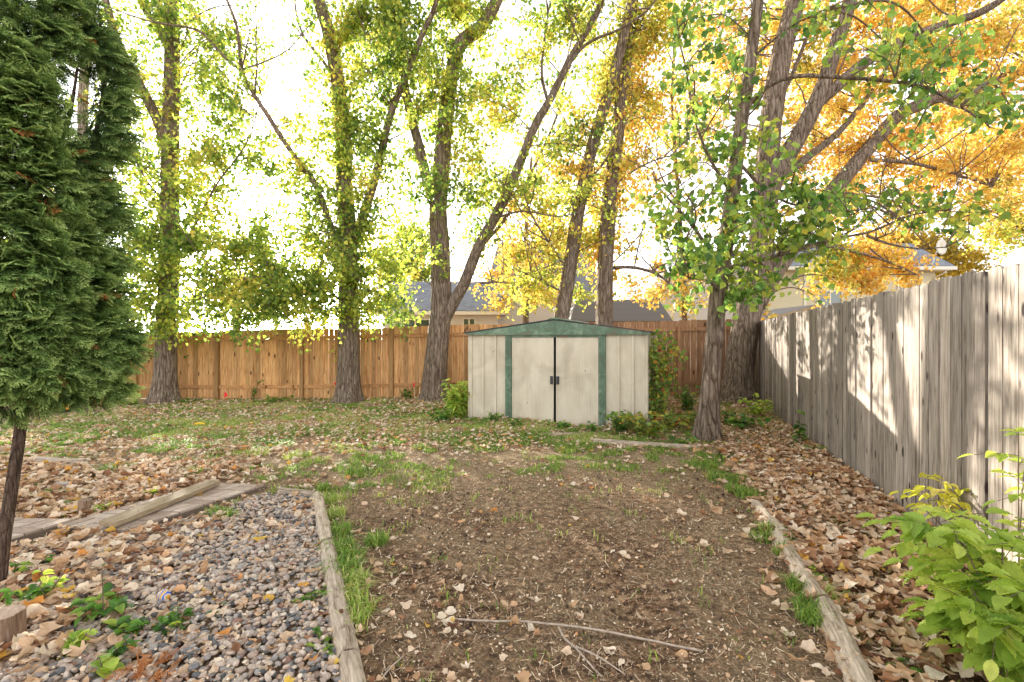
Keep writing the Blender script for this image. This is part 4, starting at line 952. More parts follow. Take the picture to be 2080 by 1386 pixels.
# far olive-gold tree
make_tree('leafy_tree', 'dense olive gold tree behind the cream house roof', 'tree', 38.0,
  [(.5, .2, [(1850, 760, 0), (1850, 650, 0), (1850, 560, 0), (1850, 500, 0)])],
  [(1780, 500, 35, 0, 1.7), (1830, 490, 38, 0, 1.7), (1880, 500, 38, 0, 1.7), (1930, 520, 38, 0, 1.7), (1950, 560, 30, 0, 1.6), (1900, 550, 35, 0, 1.6), (1740, 510, 28, 0, 1.5), (1840, 535, 35, 0, 1.6), (1975, 545, 28, 0, 1.4), (1990, 520, 25, 0, 1.2)],
  'leaf_olive', seed=14, leaf=.2)
# hedge masses left beyond the fence so the gaps between left trunks read as far foliage
make_tree('leafy_tree', 'sunlit far tree showing between the two leftmost poplars', 'tree', 24.0,
  [(.25, .1, [(480, 770, 0), (480, 640, 0), (478, 560, 0)])],
  [(440, 620, 40, 0, .7), (500, 600, 40, 0, .6), (400, 600, 35, 0, .7), (545, 630, 30, 0, .6), (470, 560, 35, 0, .5), (590, 620, 30, 0, .5)],
  'leaf_yg', seed=15, leaf=.13)

# ---------------------------------------------------------------- cedar at left
def spray(seed):
    r = np.random.default_rng(seed); V, Q = [], []
    def strip(p, a, ln, wd):
        d = np.array([math.sin(a), math.cos(a)]); s = np.array([d[1], -d[0]]) * wd
        e = p + d * ln; k = len(V)
        V.extend([p - s, p + s, e + s * .4, e - s * .4]); Q.append((k, k + 1, k + 2, k + 3)); return e
    n = 8
    for i in range(n):
        t_ = i / n; p = np.array([0.05 * math.sin(t_ * 3), t_ * .95])
        strip(p, .05 * r.normal(), .14, .014)
        for sgn in (-1, 1):
            ln = (.42 * (1 - t_) ** .8 + .08) * r.uniform(.75, 1.15); a = sgn * r.uniform(.55, .8)
            m = max(2, int(ln / .09)); q = p.copy()
            for j in range(m):
                q2 = strip(q, a - sgn * .08 * j, ln / m * 1.1, .011)
                if j < m:
                    for s2 in (-1, 1):
                      if r.random() < .8: strip(q, a + s2 * r.uniform(.45, .7), .09 * r.uniform(.7, 1.3) * (1 - .4 * j / m), .010)
                q = q2
    V = np.array(V); rad = np.linalg.norm(V, axis=1)
    z = -.12 * rad ** 2 - .1 * V[:, 0] ** 2 + .05 * np.sin(V[:, 0] * 9) * rad
    return np.column_stack([V, z + r.normal(0, .012, len(V))]), [np.array(Q)]
SP = [spray(s) for s in range(5)]
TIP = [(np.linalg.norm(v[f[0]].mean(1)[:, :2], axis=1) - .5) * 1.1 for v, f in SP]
CY = 3.05
cb = G(-8, 1195)
ced = thing('cedar_tree', 'dark green cedar with feathery sprays and thin bare trunk at left edge', 'tree', cb)
axis_pts = [cb - np.array([0, 0, .08]), P(8, 1100, 2.85), P(28, 960, 2.92), P(42, 860, 2.98), P(40, 780, 3.0), P(50, 640, 3.05), P(60, 450, 3.1), P(70, 250, 3.1), P(80, 60, 3.1), P(90, -150, 3.1)]
mb = MB(); s = spline(axis_pts, .04); mb.tube(s, np.linspace(.032, .016, len(s)), 18, fn=rough_fn(50, .12, .3, cb[2], .1, 7))
for pp, r0 in (([P(45, 850, 2.98), P(62, 825, 2.98), P(85, 800, 3.0), P(120, 785, 3.02), P(170, 770, 3.1)], .022),
               ([P(30, 860, 2.95), P(10, 840, 2.9), P(-20, 800, 2.85)], .018),
               ([P(45, 700, 3.02), P(100, 640, 3.1), P(160, 600, 3.2), P(200, 520, 3.3), P(215, 400, 3.35)], .028),
               ([P(52, 560, 3.05), P(110, 480, 3.2), P(160, 380, 3.3), P(200, 250, 3.4), P(215, 120, 3.4), P(200, 30, 3.4)], .028),
               ([P(60, 430, 3.1), P(100, 350, 3.2), P(140, 240, 3.3), P(160, 120, 3.3)], .022), ([P(60, 420, 3.08), P(20, 330, 2.9), P(0, 200, 2.8)], .022)):
    q = spline(pp, .04); mb.tube(q, np.linspace(r0, .007, len(q)), 10)
mb.build('trunk', M['bark_cedar'], ced, smooth=True)
cl = [  # px, py, r px, Y, n
 (30, 60, 55, 3.0, 90), (15, 140, 70, 2.75, 150), (60, 210, 65, 2.7, 150), (30, 300, 75, 2.65, 170), (70, 390, 65, 2.7, 150), (20, 470, 75, 2.6, 170), (60, 560, 75, 2.6, 190), (25, 650, 75, 2.55, 180), (85, 650, 60, 2.65, 150), (90, 740, 55, 2.75, 130), (35, 750, 60, 2.6, 150),
 (105, 75, 38, 3.1, 60), (145, 55, 42, 3.35, 80), (185, 75, 40, 3.4, 80), (208, 125, 38, 3.4, 80), (222, 185, 28, 3.4, 60), (215, 225, 30, 3.4, 60), (222, 268, 28, 3.4, 50), (195, 295, 34, 3.4, 70), (105, 120, 36, 3.3, 50), (92, 275, 40, 3.2, 70), (135, 330, 42, 3.2, 80),
 (180, 370, 42, 3.35, 80), (150, 420, 52, 3.2, 110), (190, 440, 42, 3.3, 85), (130, 500, 55, 3.0, 120), (182, 520, 45, 3.2, 100), (185, 600, 48, 3.1, 110), (150, 600, 55, 2.95, 120), (215, 680, 42, 3.0, 90), (175, 690, 55, 2.9, 120), (200, 740, 40, 3.0, 80), (160, 770, 48, 2.95, 110), (240, 715, 22, 3.0, 30), (200, 790, 32, 3.05, 50), (100, 790, 40, 3.0, 60), (30, 800, 40, 2.8, 50),
 (-60, 200, 90, 2.8, 160), (-60, 400, 90, 2.8, 160), (-70, 600, 90, 2.7, 160), (-60, 760, 60, 2.8, 90), (-20, 10, 50, 3.0, 70), (80, 25, 40, 3.1, 80), (95, -20, 35, 3.1, 60), (150, -10, 30, 3.3, 40), (60, 130, 40, 3.2, 50), (0, 380, 80, 3.1, 120), (100, 450, 60, 3.3, 100), (120, 680, 60, 3.2, 100)]
ax = np.array(spline(axis_pts, .1))
ps, ds, ns, cs = [], [], [], []
rs = np.random.default_rng(77)
for px, py, rp, Yc, n in cl:
    n = int(n * 1.7); c = P(px, py, Yc); r = rp / F * Yc * rs.uniform(.72, 1.0)
    d = nrm(rs.normal(0, 1, (n, 3))); q = c + d * (r * rs.random((n, 1)) ** .4)
    a0 = ax[np.argmin(np.abs(ax[:, 2] - c[2]))]; outw = c - a0; outw[2] = 0; outw = nrm(outw + 1e-6)
    dr = d * np.array([.8, .8, .45]) + outw * .75 + rs.normal(0, .3, (n, 3)); dr[:, 2] -= .18
    ps.append(q); ds.append(dr); nn = rs.normal(0, .35, (n, 3)); nn[:, 2] += .55; nn += d * .9; nn[:, 1] -= .25; ns.append(nn)
    cs.append(np.clip(rs.beta(2, 2.5, n) * .95, 0, .96))
ps, ds, ns, cs = np.vstack(ps), np.vstack(ds), np.vstack(ns), np.concatenate(cs)
dead = rs.random(len(cs)) < .012; cs[dead] = 1.0
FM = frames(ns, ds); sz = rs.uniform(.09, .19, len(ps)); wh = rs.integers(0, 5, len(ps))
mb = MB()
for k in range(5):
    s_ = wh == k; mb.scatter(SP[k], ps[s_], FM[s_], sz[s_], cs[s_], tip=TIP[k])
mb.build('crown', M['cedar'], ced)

# ---------------------------------------------------------------- plants
def oval_leaf(nv=5, fold=.18, wdt=.30, pleat=0.0):
    """pointed oval leaf, length 1 from base to tip, folded on the midrib, arching down"""
    t_ = np.linspace(0, 1, nv + 1); w_ = wdt * np.sin(np.pi * t_ ** .8) ** .9; w_[0] = .02; w_[-1] = 0.0
    V = []
    for ii, (a, b_) in enumerate(zip(t_, w_)):
        z = -.22 * a ** 2; fold_ = pleat * (-1) ** ii
        b_ = b_ * (1 + .8 * fold_)
        V += [(-b_, a - abs(fold_) * 0 + .12 * b_, z + fold * b_ * 1.2 + fold_ * .5), (-b_ * .5, a + .05 * b_, z + fold * b_ * .35 + fold_ * .5), (0, a, z), (b_ * .5, a + .05 * b_, z + fold * b_ * .35 + fold_ * .5), (b_, a + .12 * b_, z + fold * b_ * 1.2 + fold_ * .5)]
    Q = []
    for i in range(nv):
        for j in range(4): a = i * 5 + j; Q.append((a, a + 1, a + 6, a + 5))
    return np.array(V), [np.array(Q)]
OVP = oval_leaf(14, .35, .27, .05); OV2 = oval_leaf(5, .5, .30); HRT = oval_leaf(4, .2, .42); NAR = oval_leaf(3, .3, .16)

def plant(name, label, cat, loc, stems, h, spread, leafsz, mat, nleaf, proto=OV2, seed=0, group=None, curve=.2, stemr=.004, stemmat=None, base_leaves=.15, droop=.3, compound=0):
    rs = np.random.default_rng(seed + 500); loc = np.array([loc[0], loc[1], float(gz(loc[0], loc[1]))])
    tr = thing(name, label, cat, loc, group); sb = MB(); lb = MB()
    for k in range(stems):
        a = rs.uniform(0, 2 * np.pi); rr = spread * math.sqrt(rs.random()); hh = h * rs.uniform(.6, 1.1)
        p0 = loc + np.array([rs.normal(0, .15) * spread, rs.normal(0, .15) * spread, -.02]); p2 = loc + np.array([rr * math.cos(a), rr * math.sin(a), hh])
        p1 = p0 * .5 + p2 * .5 + np.array([-math.cos(a), -math.sin(a), 0]) * curve * rr * .3 + np.array([0, 0, .1 * hh])
        s = spline([p0, p1, p2], max(.03, hh / 10)); sb.tube(s, np.linspace(stemr, stemr * .4, len(s)), 5)
        nl = nleaf
        ti = (base_leaves + (1 - base_leaves) * rs.random(nl)) * (len(s) - 1); i0 = np.minimum(ti.astype(int), len(s) - 2); f = (ti - i0)[:, None]
        q = s[i0] * (1 - f) + s[i0 + 1] * f; az_ = rs.uniform(0, 2 * np.pi, nl)
        d = np.stack([np.cos(az_), np.sin(az_), rs.normal(.15, .35, nl) - droop * .3], 1)
        if not compound:
            nn = rs.normal(0, .35, (nl, 3)); nn[:, 2] += 1
            lb.scatter(proto, q, frames(nn, d), leafsz * rs.uniform(.6, 1.2, nl), rs.random(nl))
        else:
            for qq, dd in zip(q, nrm(d)):
                ln = leafsz * rs.uniform(1.6, 2.4); e = qq + dd * ln + np.array([0, 0, -.12 * ln])
                ra = spline([qq, qq * .5 + e * .5 + np.array([0, 0, .06 * ln]), e], .03); sb.tube(ra, .0016, 4, mi=0, cap=False)
                side = nrm(np.cross(dd, [0, 0, 1])); pos, dr = [e], [dd + np.array([0, 0, -.25])]
                for j in range(compound):
                    c_ = ra[int((.35 + .5 * j / compound) * (len(ra) - 1))]
                    for s2 in (-1, 1): pos.append(c_); dr.append(side * s2 + dd * .55 + np.array([0, 0, -.15 + rs.normal(0, .15)]))
                m = len(pos); nn = rs.normal(0, .22, (m, 3)); nn[:, 2] += 1
                lb.scatter(proto, np.array(pos), frames(nn, np.array(dr)), leafsz * rs.uniform(.75, 1.15, m), np.clip(rs.random() * .6 + rs.random(m) * .4, 0, 1))
    sb.build('stem', stemmat or M['twig'], tr, smooth=True); lb.build('foliage', mat, tr, smooth=True)
    return tr

# big lime-green shrub, bottom right
loc = G(2010, 1420)
plant('ash_shrub', 'bright lime green leafy shrub in the bottom right corner', 'shrub', (2.12, 2.0), 21, .64, .35, .10, M['lime'], 9, OVP, 1, compound=3, stemr=.0055, base_leaves=.25)
plant('ash_sapling', 'upright green sapling behind the lime shrub against the grey fence', 'sapling', (2.68, 2.55), 3, .95, .10, .075, M['lime'], 6, OVP, 2, compound=2, base_leaves=.5, stemr=.004)
q = G(1890, 1080)
plant('ash_sapling', 'thin stemmed yellow leaved sapling standing by the grey fence', 'sapling', (2.90, 3.30), 3, .50, .14, .075, leaf_mat('yellow_sapling_leaf', [(0, (.42, .46, .05)), (.6, (.66, .62, .08)), (1, (.72, .62, .22))], trans=.45, gain=1.3), 5, OV2, 3, compound=2, base_leaves=.55, stemr=.0035)

# low weeds near the bottom left and along the bases
def weed(px, py, label, st, h, sp, ls, nl, seed, mat='weed', proto=OV2, group='low green weeds in the yard', name='weed', cat='weed', **kw):
    k_ = 1.1 if seed < 40 else 1.3
    ls *= k_; nl = int(nl * (1.5 if seed >= 42 else 1.7)); sp *= 1.2; st = int(st * (1.4 if seed < 40 and st > 2 else 1))
    g_ = G(px, py); return plant(name, label, cat, (g_[0], g_[1]), st, h, sp, ls, M[mat], nl, proto, seed, group, **kw)
weed(205, 1260, 'leafy green weed with a tall thin stalk among leaf litter', 8, .10, .12, .06, 6, 20, droop=.1)
weed(210, 1262, 'single tall thin seed stalk rising from the leaf litter', 1, .34, .02, .02, 7, 21, name='weed_stalk')
weed(60, 1235, 'green weed nearest the stump at the left edge', 6, .11, .09, .05, 6, 22)
weed(100, 1225, 'yellowing weed with slender upright stem left of the tall stalk', 4, .20, .06, .05, 5, 23, mat='lime')
weed(45, 1165, 'broad bright green blades beside the cedar trunk base', 7, .07, .14, .09, 3, 24)
weed(150, 1330, 'pale green sprout in front of the leafy weed', 4, .10, .06, .045, 6, 25, mat='lime')
weed(350, 1285, 'dark green rosette weed at the edge of the pebbles', 7, .06, .10, .06, 5, 26)
weed(270, 1290, 'low toothed weed between leaf litter and pebbles', 6, .07, .08, .055, 5, 27)
weed(445, 1250, 'small two leaved sprout growing out of the pebbles', 3, .04, .04, .04, 4, 28)
weed(235, 1345, 'bright green weed beside the rust coloured dead sprig', 5, .08, .05, .04, 6, 29)
weed(215, 1375, 'large rounded pale leaves at the bottom edge', 3, .09, .05, .06, 3, 30, mat='lime', proto=HRT)
weed(655, 1320, 'creeping weed leaning on the left landscape timber', 6, .05, .10, .03, 8, 31)
weed(665, 1215, 'small leafy weed against the middle of the left timber', 5, .05, .06, .025, 8, 32)
weed(90, 1010, 'green clover patch beside the cedar trunk', 10, .06, .16, .04, 6, 33)
weed(130, 1030, 'flat green weed left of the dark wooden stake', 7, .05, .12, .05, 4, 34)
weed(205, 1045, 'yellow green ground ivy right of the dark wooden stake', 6, .07, .08, .05, 5, 35, mat='lime')
weed(315, 1005, 'small yellow green weed above the loose board', 5, .06, .07, .04, 5, 36, mat='lime')
# weeds at shed and fence
weed(928, 850, 'tall yellow tipped weeds at the left corner of shed', 26, .66, .24, .10, 24, 40, mat='lime', proto=NAR, cat='weeds', curve=.1)
weed(905, 858, 'dark leafy undergrowth left of the shed wall', 14, .22, .35, .05, 10, 41, proto=HRT)
weed(1000, 858, 'small creeping weed under the left shed wall', 9, .25, .20, .05, 6, 42, proto=HRT)
weed(1050, 868, 'low weed at the foot of left green door post', 8, .14, .16, .045, 6, 43, proto=HRT)
weed(1145, 872, 'dark clump of leaves in front of the door gap', 10, .13, .10, .06, 6, 44, proto=HRT)
weed(1115, 868, 'small reddish weed before the left shed door', 6, .10, .12, .04, 5, 45, mat='vine')
weed(1205, 880, 'short weeds at the foot of right green door post', 7, .18, .12, .04, 6, 46, proto=HRT)
weed(1262, 880, 'dark leafy bush in front of the right shed wall', 22, .30, .26, .05, 12, 47, proto=HRT, name='low_bush', cat='bush')
weed(1310, 890, 'green and yellow bush at the right front corner of shed', 26, .34, .36, .055, 12, 48, proto=HRT, mat='vine', name='low_bush', cat='bush')
weed(1375, 872, 'undergrowth spreading between the shed and near poplar', 30, .30, .50, .055, 12, 49, mat='vine', proto=HRT, name='low_bush', cat='bush')
weed(1395, 838, 'green shoots against the brown fence right of shed', 14, .55, .30, .06, 10, 50, proto=HRT, name='low_bush', cat='bush')
weed(1500, 870, 'broad green leaves between near poplar and fence corner', 22, .22, .45, .07, 8, 51, proto=HRT, name='low_bush', cat='bush')
weed(1540, 848, 'yellow leaved shoots at the foot of the massive poplar', 14, .40, .30, .07, 8, 52, mat='lime', proto=HRT, name='low_bush', cat='bush')
weed(1622, 905, 'small climbing weed at the foot of grey fence', 4, .45, .06, .07, 5, 53, proto=HRT)
weed(1655, 920, 'low weed under the small climber by grey fence', 6, .10, .14, .05, 5, 54, proto=HRT)
weed(660, 808, 'green shoots left of the second poplar trunk', 9, .60, .20, .07, 8, 55, proto=HRT)
weed(725, 815, 'low leaves around the foot of second poplar trunk', 14, .16, .35, .05, 8, 56, proto=HRT)
weed(515, 815, 'spindly shoot against the middle fence panel', 7, .60, .22, .05, 7, 57, proto=HRT)
weed(560, 818, 'low green weeds between the two leftmost trunks', 16, .16, .50, .05, 8, 58, proto=HRT)
weed(825, 812, 'green weeds between second and third poplar trunks', 12, .30, .25, .05, 8, 59, proto=HRT)
weed(385, 818, 'low weeds right of the leftmost poplar trunk', 10, .12, .30, .05, 7, 60, proto=HRT)
weed(270, 822, 'low weeds left of the leftmost poplar trunk', 10, .12, .35, .05, 7, 61, proto=HRT)
weed(625, 1185 + 40, 'lone weed leaf cluster beside pebbles and timber', 4, .05, .05, .03, 6, 62)
weed(1660, 1190, 'small green weed right of the right timber', 4, .08, .07, .035, 6, 63)
weed(1600, 1105, 'tiny weed right of the short timber end', 4, .07, .06, .03, 6, 64)
weed(1835, 1375, 'little green leaves in litter below lime shrub', 5, .06, .07, .035, 6, 65)
weed(1470, 935, 'small tuft of leaves beside the near poplar base', 6, .08, .12, .04, 6, 66, proto=HRT)
weed(1385, 905, 'weeds at left of the near poplar base', 10, .14, .20, .045, 7, 67, proto=HRT)

# vine on the shed corner
vb = G(1335, 872); vine = thing('climbing_vine', 'green and red vine climbing the right corner of shed', 'vine', (SR[0] + .12, SR[1] + .15, 0))
rs = np.random.default_rng(9); sb = MB(); lb = MB(); o0 = np.array(vine['_o'])
for k in range(14):
    top = o0 + np.array([rs.uniform(-.12, .35), rs.uniform(-.1, .5), rs.uniform(.9, 1.58)])
    if k > 9: top = o0 + np.array([rs.uniform(.15, .45), rs.uniform(0, .4), rs.uniform(.8, 1.3)])
    s = spline([o0 + np.array([rs.uniform(-.05, .25), rs.uniform(0, .3), 0]), o0 + np.array([rs.uniform(-.08, .2), rs.uniform(-.05, .3), .6]), top, top + np.array([rs.uniform(-.05, .25), rs.uniform(-.1, .1), -.25])], .06)
    sb.tube(s, .005, 4)
    nl = 85; ti = rs.uniform(.12, 1, nl) * (len(s) - 1); i0 = np.minimum(ti.astype(int), len(s) - 2)
    q = s[i0] + rs.normal(0, .05, (nl, 3)); d = rs.normal(0, .7, (nl, 3)); d[:, 2] -= .6
    nn = rs.normal(0, .5, (nl, 3)); nn[:, 1] -= .8
    lb.scatter(HRT, q, frames(nn, d), .065 * rs.uniform(.6, 1.3, nl), rs.random(nl))
sb.build('stem', M['twig'], vine); lb.build('foliage', M['vine'], vine, smooth=True)

# ---------------------------------------------------------------- timbers, board, path, small things
def timber(label, p0, p1, wd=.095, ht=.075, group='landscape timbers edging the beds', name='landscape_timber', mat='timber', hollow=False, seed=0, lift=0.0, tilt=0):
    p0 = np.array(p0[:2]); p1 = np.array(p1[:2]); Lh = np.linalg.norm(p1 - p0); d = (p1 - p0) / Lh; s_ = np.array([d[1], -d[0]])
    rs = np.random.default_rng(seed + 900); n = max(8, int(Lh / .03)); prof = [(-.5, -.4), (-.5, .35), (-.42, .75), (-.25, .97), (0, 1.03), (.25, .97), (.42, .75), (.5, .35), (.5, -.4)]
    z0 = float(gz(*p0)) + lift; z1 = float(gz(*p1)) + lift + tilt
    V = []; ph = rs.uniform(0, 6, 9)
    for i in range(n + 1):
        t_ = i / n; u_ = t_ * Lh
        for k, (a, b_) in enumerate(prof):
            w_ = 1 + .06 * math.sin(u_ * 9 + ph[k]) + .05 * rs.normal() * (0 < k < 8) * .6 - (.10 if rs.random() < .04 else 0)
            V.append((a * wd * w_, u_ + (.01 * math.sin(ph[k] * 5) if i in (0, n) else 0), b_ * ht * (1 + (w_ - 1) * .8)))
    V = np.array(V); K = len(prof); Q = []
    for i in range(n):
        for k in range(K - 1): a = i * K + k; Q.append((a, a + K, a + K + 1, a + 1))
        Q.append((i * K + K - 1, (i + 1) * K + K - 1, (i + 1) * K, i * K))
    mb = MB(); mb.add(V, [np.array(Q), np.arange(K)[None], (np.arange(K)[::-1] + n * K)[None]], rnd=rs.random())
    o_ = mb.build(name, M[mat], smooth=False); o_.location = (p0[0], p0[1], z0)
    o_.rotation_euler = (math.atan2(z1 - z0, Lh), 0, math.atan2(-d[0], d[1])); tag(o_, label, 'timber', group)
    return o_
g1, g2 = G(645, 1015), G(707, 1350)
md = g1 * .52 + g2 * .48
tA = timber('long weathered timber on the right side of pebble bed, upper piece', md + (g2 - g1) * -.01, g1, seed=1)
tB = timber('split weathered timber along the pebble bed with a rusty bolt head', g2, md + (g2 - g1) * .01, seed=2, wd=.105)
g3 = G(722, 1386); dd = nrm((g3 - g1)[:2]); 
tC = timber('timber end butting the hollow joint at the bottom edge', g2[:2] + dd * .95, g2[:2] + dd * .03, seed=3, wd=.10)
mb = MB(); mb.tube([(-.0, .30, .078), (0, .30, .090)], .010, 10); bo = mb.build('bolt_head', plain('rusty_bolt', (.14, .06, .04), .8)); bo.parent = tB
timber('short timber closing the top end of pebble bed', G(566, 1004), G(638, 1011), seed=4, wd=.07, ht=.06)
a, b_ = G(1537, 1034), G(1592, 1098)
timber('short far piece of the right edging timber', b_, a, seed=5, wd=.09)
a, b_ = G(1580, 1098), G(1668, 1236)
timber('cracked middle piece of the right edging timber', b_, a, seed=6, wd=.10)
a, b_ = G(1672, 1242), G(1750, 1400)
timber('near splintered piece of the right edging timber', b_[:2] + (b_ - a)[:2] * .4, a, seed=7, wd=.11, ht=.085)
timber('half buried timber left of the near poplar base', G(1205, 900), G(1420, 914), seed=8, wd=.09, ht=.06)
timber('short buried timber in front of the shed doors', G(1090, 884), G(1180, 884), seed=9, wd=.09, ht=.03)
timber('rounded timber lying in leaves behind the cedar trunk', G(70, 944), G(170, 950), seed=10, wd=.11, ht=.09)
timber('small timber offcut continuing behind the rounded one', G(176, 952), G(212, 954), seed=11, wd=.10, ht=.05)

# loose board on the path
mb = MB(); a, b_ = np.array([-2.98, 3.56]), np.array([-2.84, 4.60]); Lb = np.linalg.norm(b_ - a)
d = (b_ - a) / Lb
mb.box((-.07, 0, 0), (.07, Lb, .038), .3); nails = MB()
bd = mb.build('wooden_board', M['lumber']); zz = float(gz(*a)) + .061
bd.location = (a[0], a[1], zz); bd.rotation_euler = (0, R(2), math.atan2(-d[0], d[1])); tag(bd, 'long grey brown board lying across the brick path with nails', 'board')
for k, (u_, v_) in enumerate([(.05, .2), (-.05, .22), (.04, .45), (-.04, .62), (.05, .8), (-.03, .95), (.045, 1.0)]):
    mb = MB(); mb.tube([(u_, v_, .039), (u_ + .002, v_, .062)], .0014, 5); na = mb.build('nail', plain('nail%d' % k, (.12, .09, .08), .6, .6)); na.parent = bd

# brick path
M['brick'] = rnd_mat('clay_paver', [(0, (.34, .25, .19)), (.5, (.44, .34, .27)), (1, (.52, .42, .34))], .85, nscale=50, amt=.18, bump=.002)
def paver_slab(name, label, corner, du, dv, nu, nv, lift):
    tr = thing(name, label, 'path', (corner[0], corner[1], float(gz(*corner))))
    du = np.array(du); dv = np.array(dv); c = np.array(corner, float); z = float(gz(*corner)) + lift
    def Mm(v): return np.column_stack([c[0] + v[:, 0] * du[0] + v[:, 1] * dv[0], c[1] + v[:, 0] * du[1] + v[:, 1] * dv[1], z + v[:, 2]])
    mb = MB()
    # basket weave squares of .2 made of two .2x.1 bricks
    for i_ in range(nu):
        for j_ in range(nv):
            if (i_ + j_) % 2: rects = [(0, 0, .2, .1), (0, .1, .2, .2)]
            else: rects = [(0, 0, .1, .2), (.1, 0, .2, .2)]
            for (x0, y0, x1, y1) in rects:
                dz = random.uniform(-.003, .003)
                mb.box((i_ * .2 + x0 + .006, j_ * .2 + y0 + .006, -.05), (i_ * .2 + x1 - .006, j_ * .2 + y1 - .006, dz), random.random(), 0, Mm)
    mb.build('paving_bricks', M['brick'], tr)
    mb = MB(); mb.box((-.01, -.01, -.14), (nu * .2 + .01, nv * .2 + .01, -.014), .5, 0, Mm); mb.build('mortar_base', plain('path_mortar', (.16, .12, .09), .95, nscale=30), tr)
    return tr
paver_slab('brick_path', 'basket weave brick paver path ending at the pebble bed', (-3.42, 3.60), nrm([.985, -.12]), nrm([.38, .93]), 3, 6, .055)
paver_slab('brick_path', 'brick paver slab at left edge beside the cedar trunk', (-3.36, 3.72), nrm([-.96, .05]), nrm([-.32, -.95]), 8, 2, .065)

# stakes and block
def stake(label, px, py, w_, h, seed, lean=(0, 0)):
    g_ = G(px, py); mb = MB(); rs = np.random.default_rng(seed)
    s = np.array([[0, 0, -.05], [lean[0] * .5, lean[1] * .5, h * .5], [lean[0], lean[1], h]])
    mb.tube(spline(s, .02), w_ / 2, 14, rnd=rs.random(), fn=rough_fn(seed, .15, .1, 0, .05, 6)); o_ = mb.build('wooden_stump', M['stake'])
    o_.location = tuple(g_); return tag(o_, label, 'stump', 'short wooden stumps')
stake('dark squared stake standing in leaves above the loose board', 170, 1050, .085, .14, 1, (.015, 0))
stake('low weathered stub near the grass beyond the board end', 360, 985, .11, .07, 2)
stake('thick cut stump at the left edge near the bottom', 5, 1320, .15, .17, 3)
stake('small pale stub behind the grey paving block', 125, 968, .045, .08, 4, (-.01, 0))
mb = MB(); mb.box((-.075, -.04, 0), (.075, .04, .06)); bl = mb.build('paving_block', plain('grey_block', (.40, .34, .30), .9, bump=.003, nscale=40)); g_ = G(125, 993)
bl.location = tuple(g_); bl.rotation_euler = (0, 0, .15); tag(bl, 'small grey paving block half buried in leaves', 'block')
bv = bl.modifiers.new('bevel', 'BEVEL'); bv.width = .006; bv.segments = 2

# toy ball with rainbow swirls
m = bpy.data.materials.new('rainbow_swirl'); t, o = nodes(m); tc = N(t, 'ShaderNodeTexCoord')
wv = N(t, 'ShaderNodeTexWave', i_Scale=14.0, i_Distortion=6.0, i_Detail=1.0); L(t, tc.outputs['Object'], wv.inputs['Vector'])
r1 = ramp(t, [(0, (.05, .12, .5)), (.18, (.8, .8, .8)), (.34, (.7, .08, .04)), (.5, (.85, .75, .3)), (.66, (.1, .45, .12)), (.82, (.8, .3, .05)), (1, (.1, .35, .6))], 'CONSTANT'); L(t, wv.outputs['Fac'], r1.inputs[0])
p = N(t, 'ShaderNodeBsdfPrincipled'); p.inputs['Roughness'].default_value = .35; L(t, r1.outputs[0], p.inputs['Base Color']); L(t, p.outputs[0], o.inputs[0])
mb = MB(); bm = bmesh.new(); bmesh.ops.create_uvsphere(bm, u_segments=28, v_segments=18, radius=.034)
v = np.array([q.co[:] for q in bm.verts]); 
v = v * (1 + .04 * np.sin(v[:, 2:3] * 300 + v[:, :1] * 200))
for fa in bm.faces: pass
mb.v.append(v); mb.n = len(v)
for fa in bm.faces: mb.f.append((np.array([[q.index for q in fa.verts]]), np.array([.5]), np.array([0])))
bm.free(); ball = mb.build('toy_ball', m, smooth=True); g_ = G(333, 1228); ball.location = (g_[0], g_[1], g_[2] + .045); tag(ball, 'small rainbow striped ball lying on the pebbles', 'ball')

# sticks
def stick(label, pts, r0, r1, mat='twig_pale', name='fallen_stick', side=()):
    g_ = [G(a, b_) + np.array([0, 0, .016 + c]) for a, b_, c in pts]; mb = MB(); s = spline(g_, .04)
    rs = np.random.default_rng(len(label)); s = s + np.cumsum(rs.normal(0, .0012, s.shape), 0)
    mb.tube(s, np.linspace(r0, r1, len(s)), 7)
    for sp_ in side:
        q = spline([G(a, b_) + np.array([0, 0, .016 + c]) for a, b_, c in sp_], .04); mb.tube(q, np.linspace(r1 * 1.4, r1 * .6, len(q)), 6)
    o_ = mb.build(name, M[mat], smooth=True, origin=g_[0]); return tag(o_, label, 'stick', 'fallen sticks on the soil')
stick('long thin pale stick lying across the bare soil', [(922, 1266, .01), (1010, 1272, .01), (1110, 1278, .012), (1250, 1299, .012), (1350, 1318, .008), (1432, 1336, .004)], .0048, .0055)
stick('curved brown twig crossing the long pale stick', [(912, 1275, 0), (925, 1290, .004), (975, 1297, 0), (1030, 1290, .005), (1062, 1264, .03)], .004, .003, 'twig')
stick('forked brown twig near the bottom, right of the curved one', [(1135, 1284, .01), (1150, 1305, 0), (1170, 1325, .01), (1205, 1360, 0), (1225, 1380, 0)], .006, .004, 'twig_pale', side=[[(1170, 1325, .01), (1215, 1350, .02), (1270, 1378, .0)]])
stick('short broken twig left of bottom centre', [(775, 1386, 0), (800, 1362, .01), (820, 1345, .01)], .004, .003, 'twig_pale')
stick('dark twig in the litter beside the left grass patch', [(340, 866, 0), (375, 866, .01), (405, 862, .01)], .012, .008, 'twig')

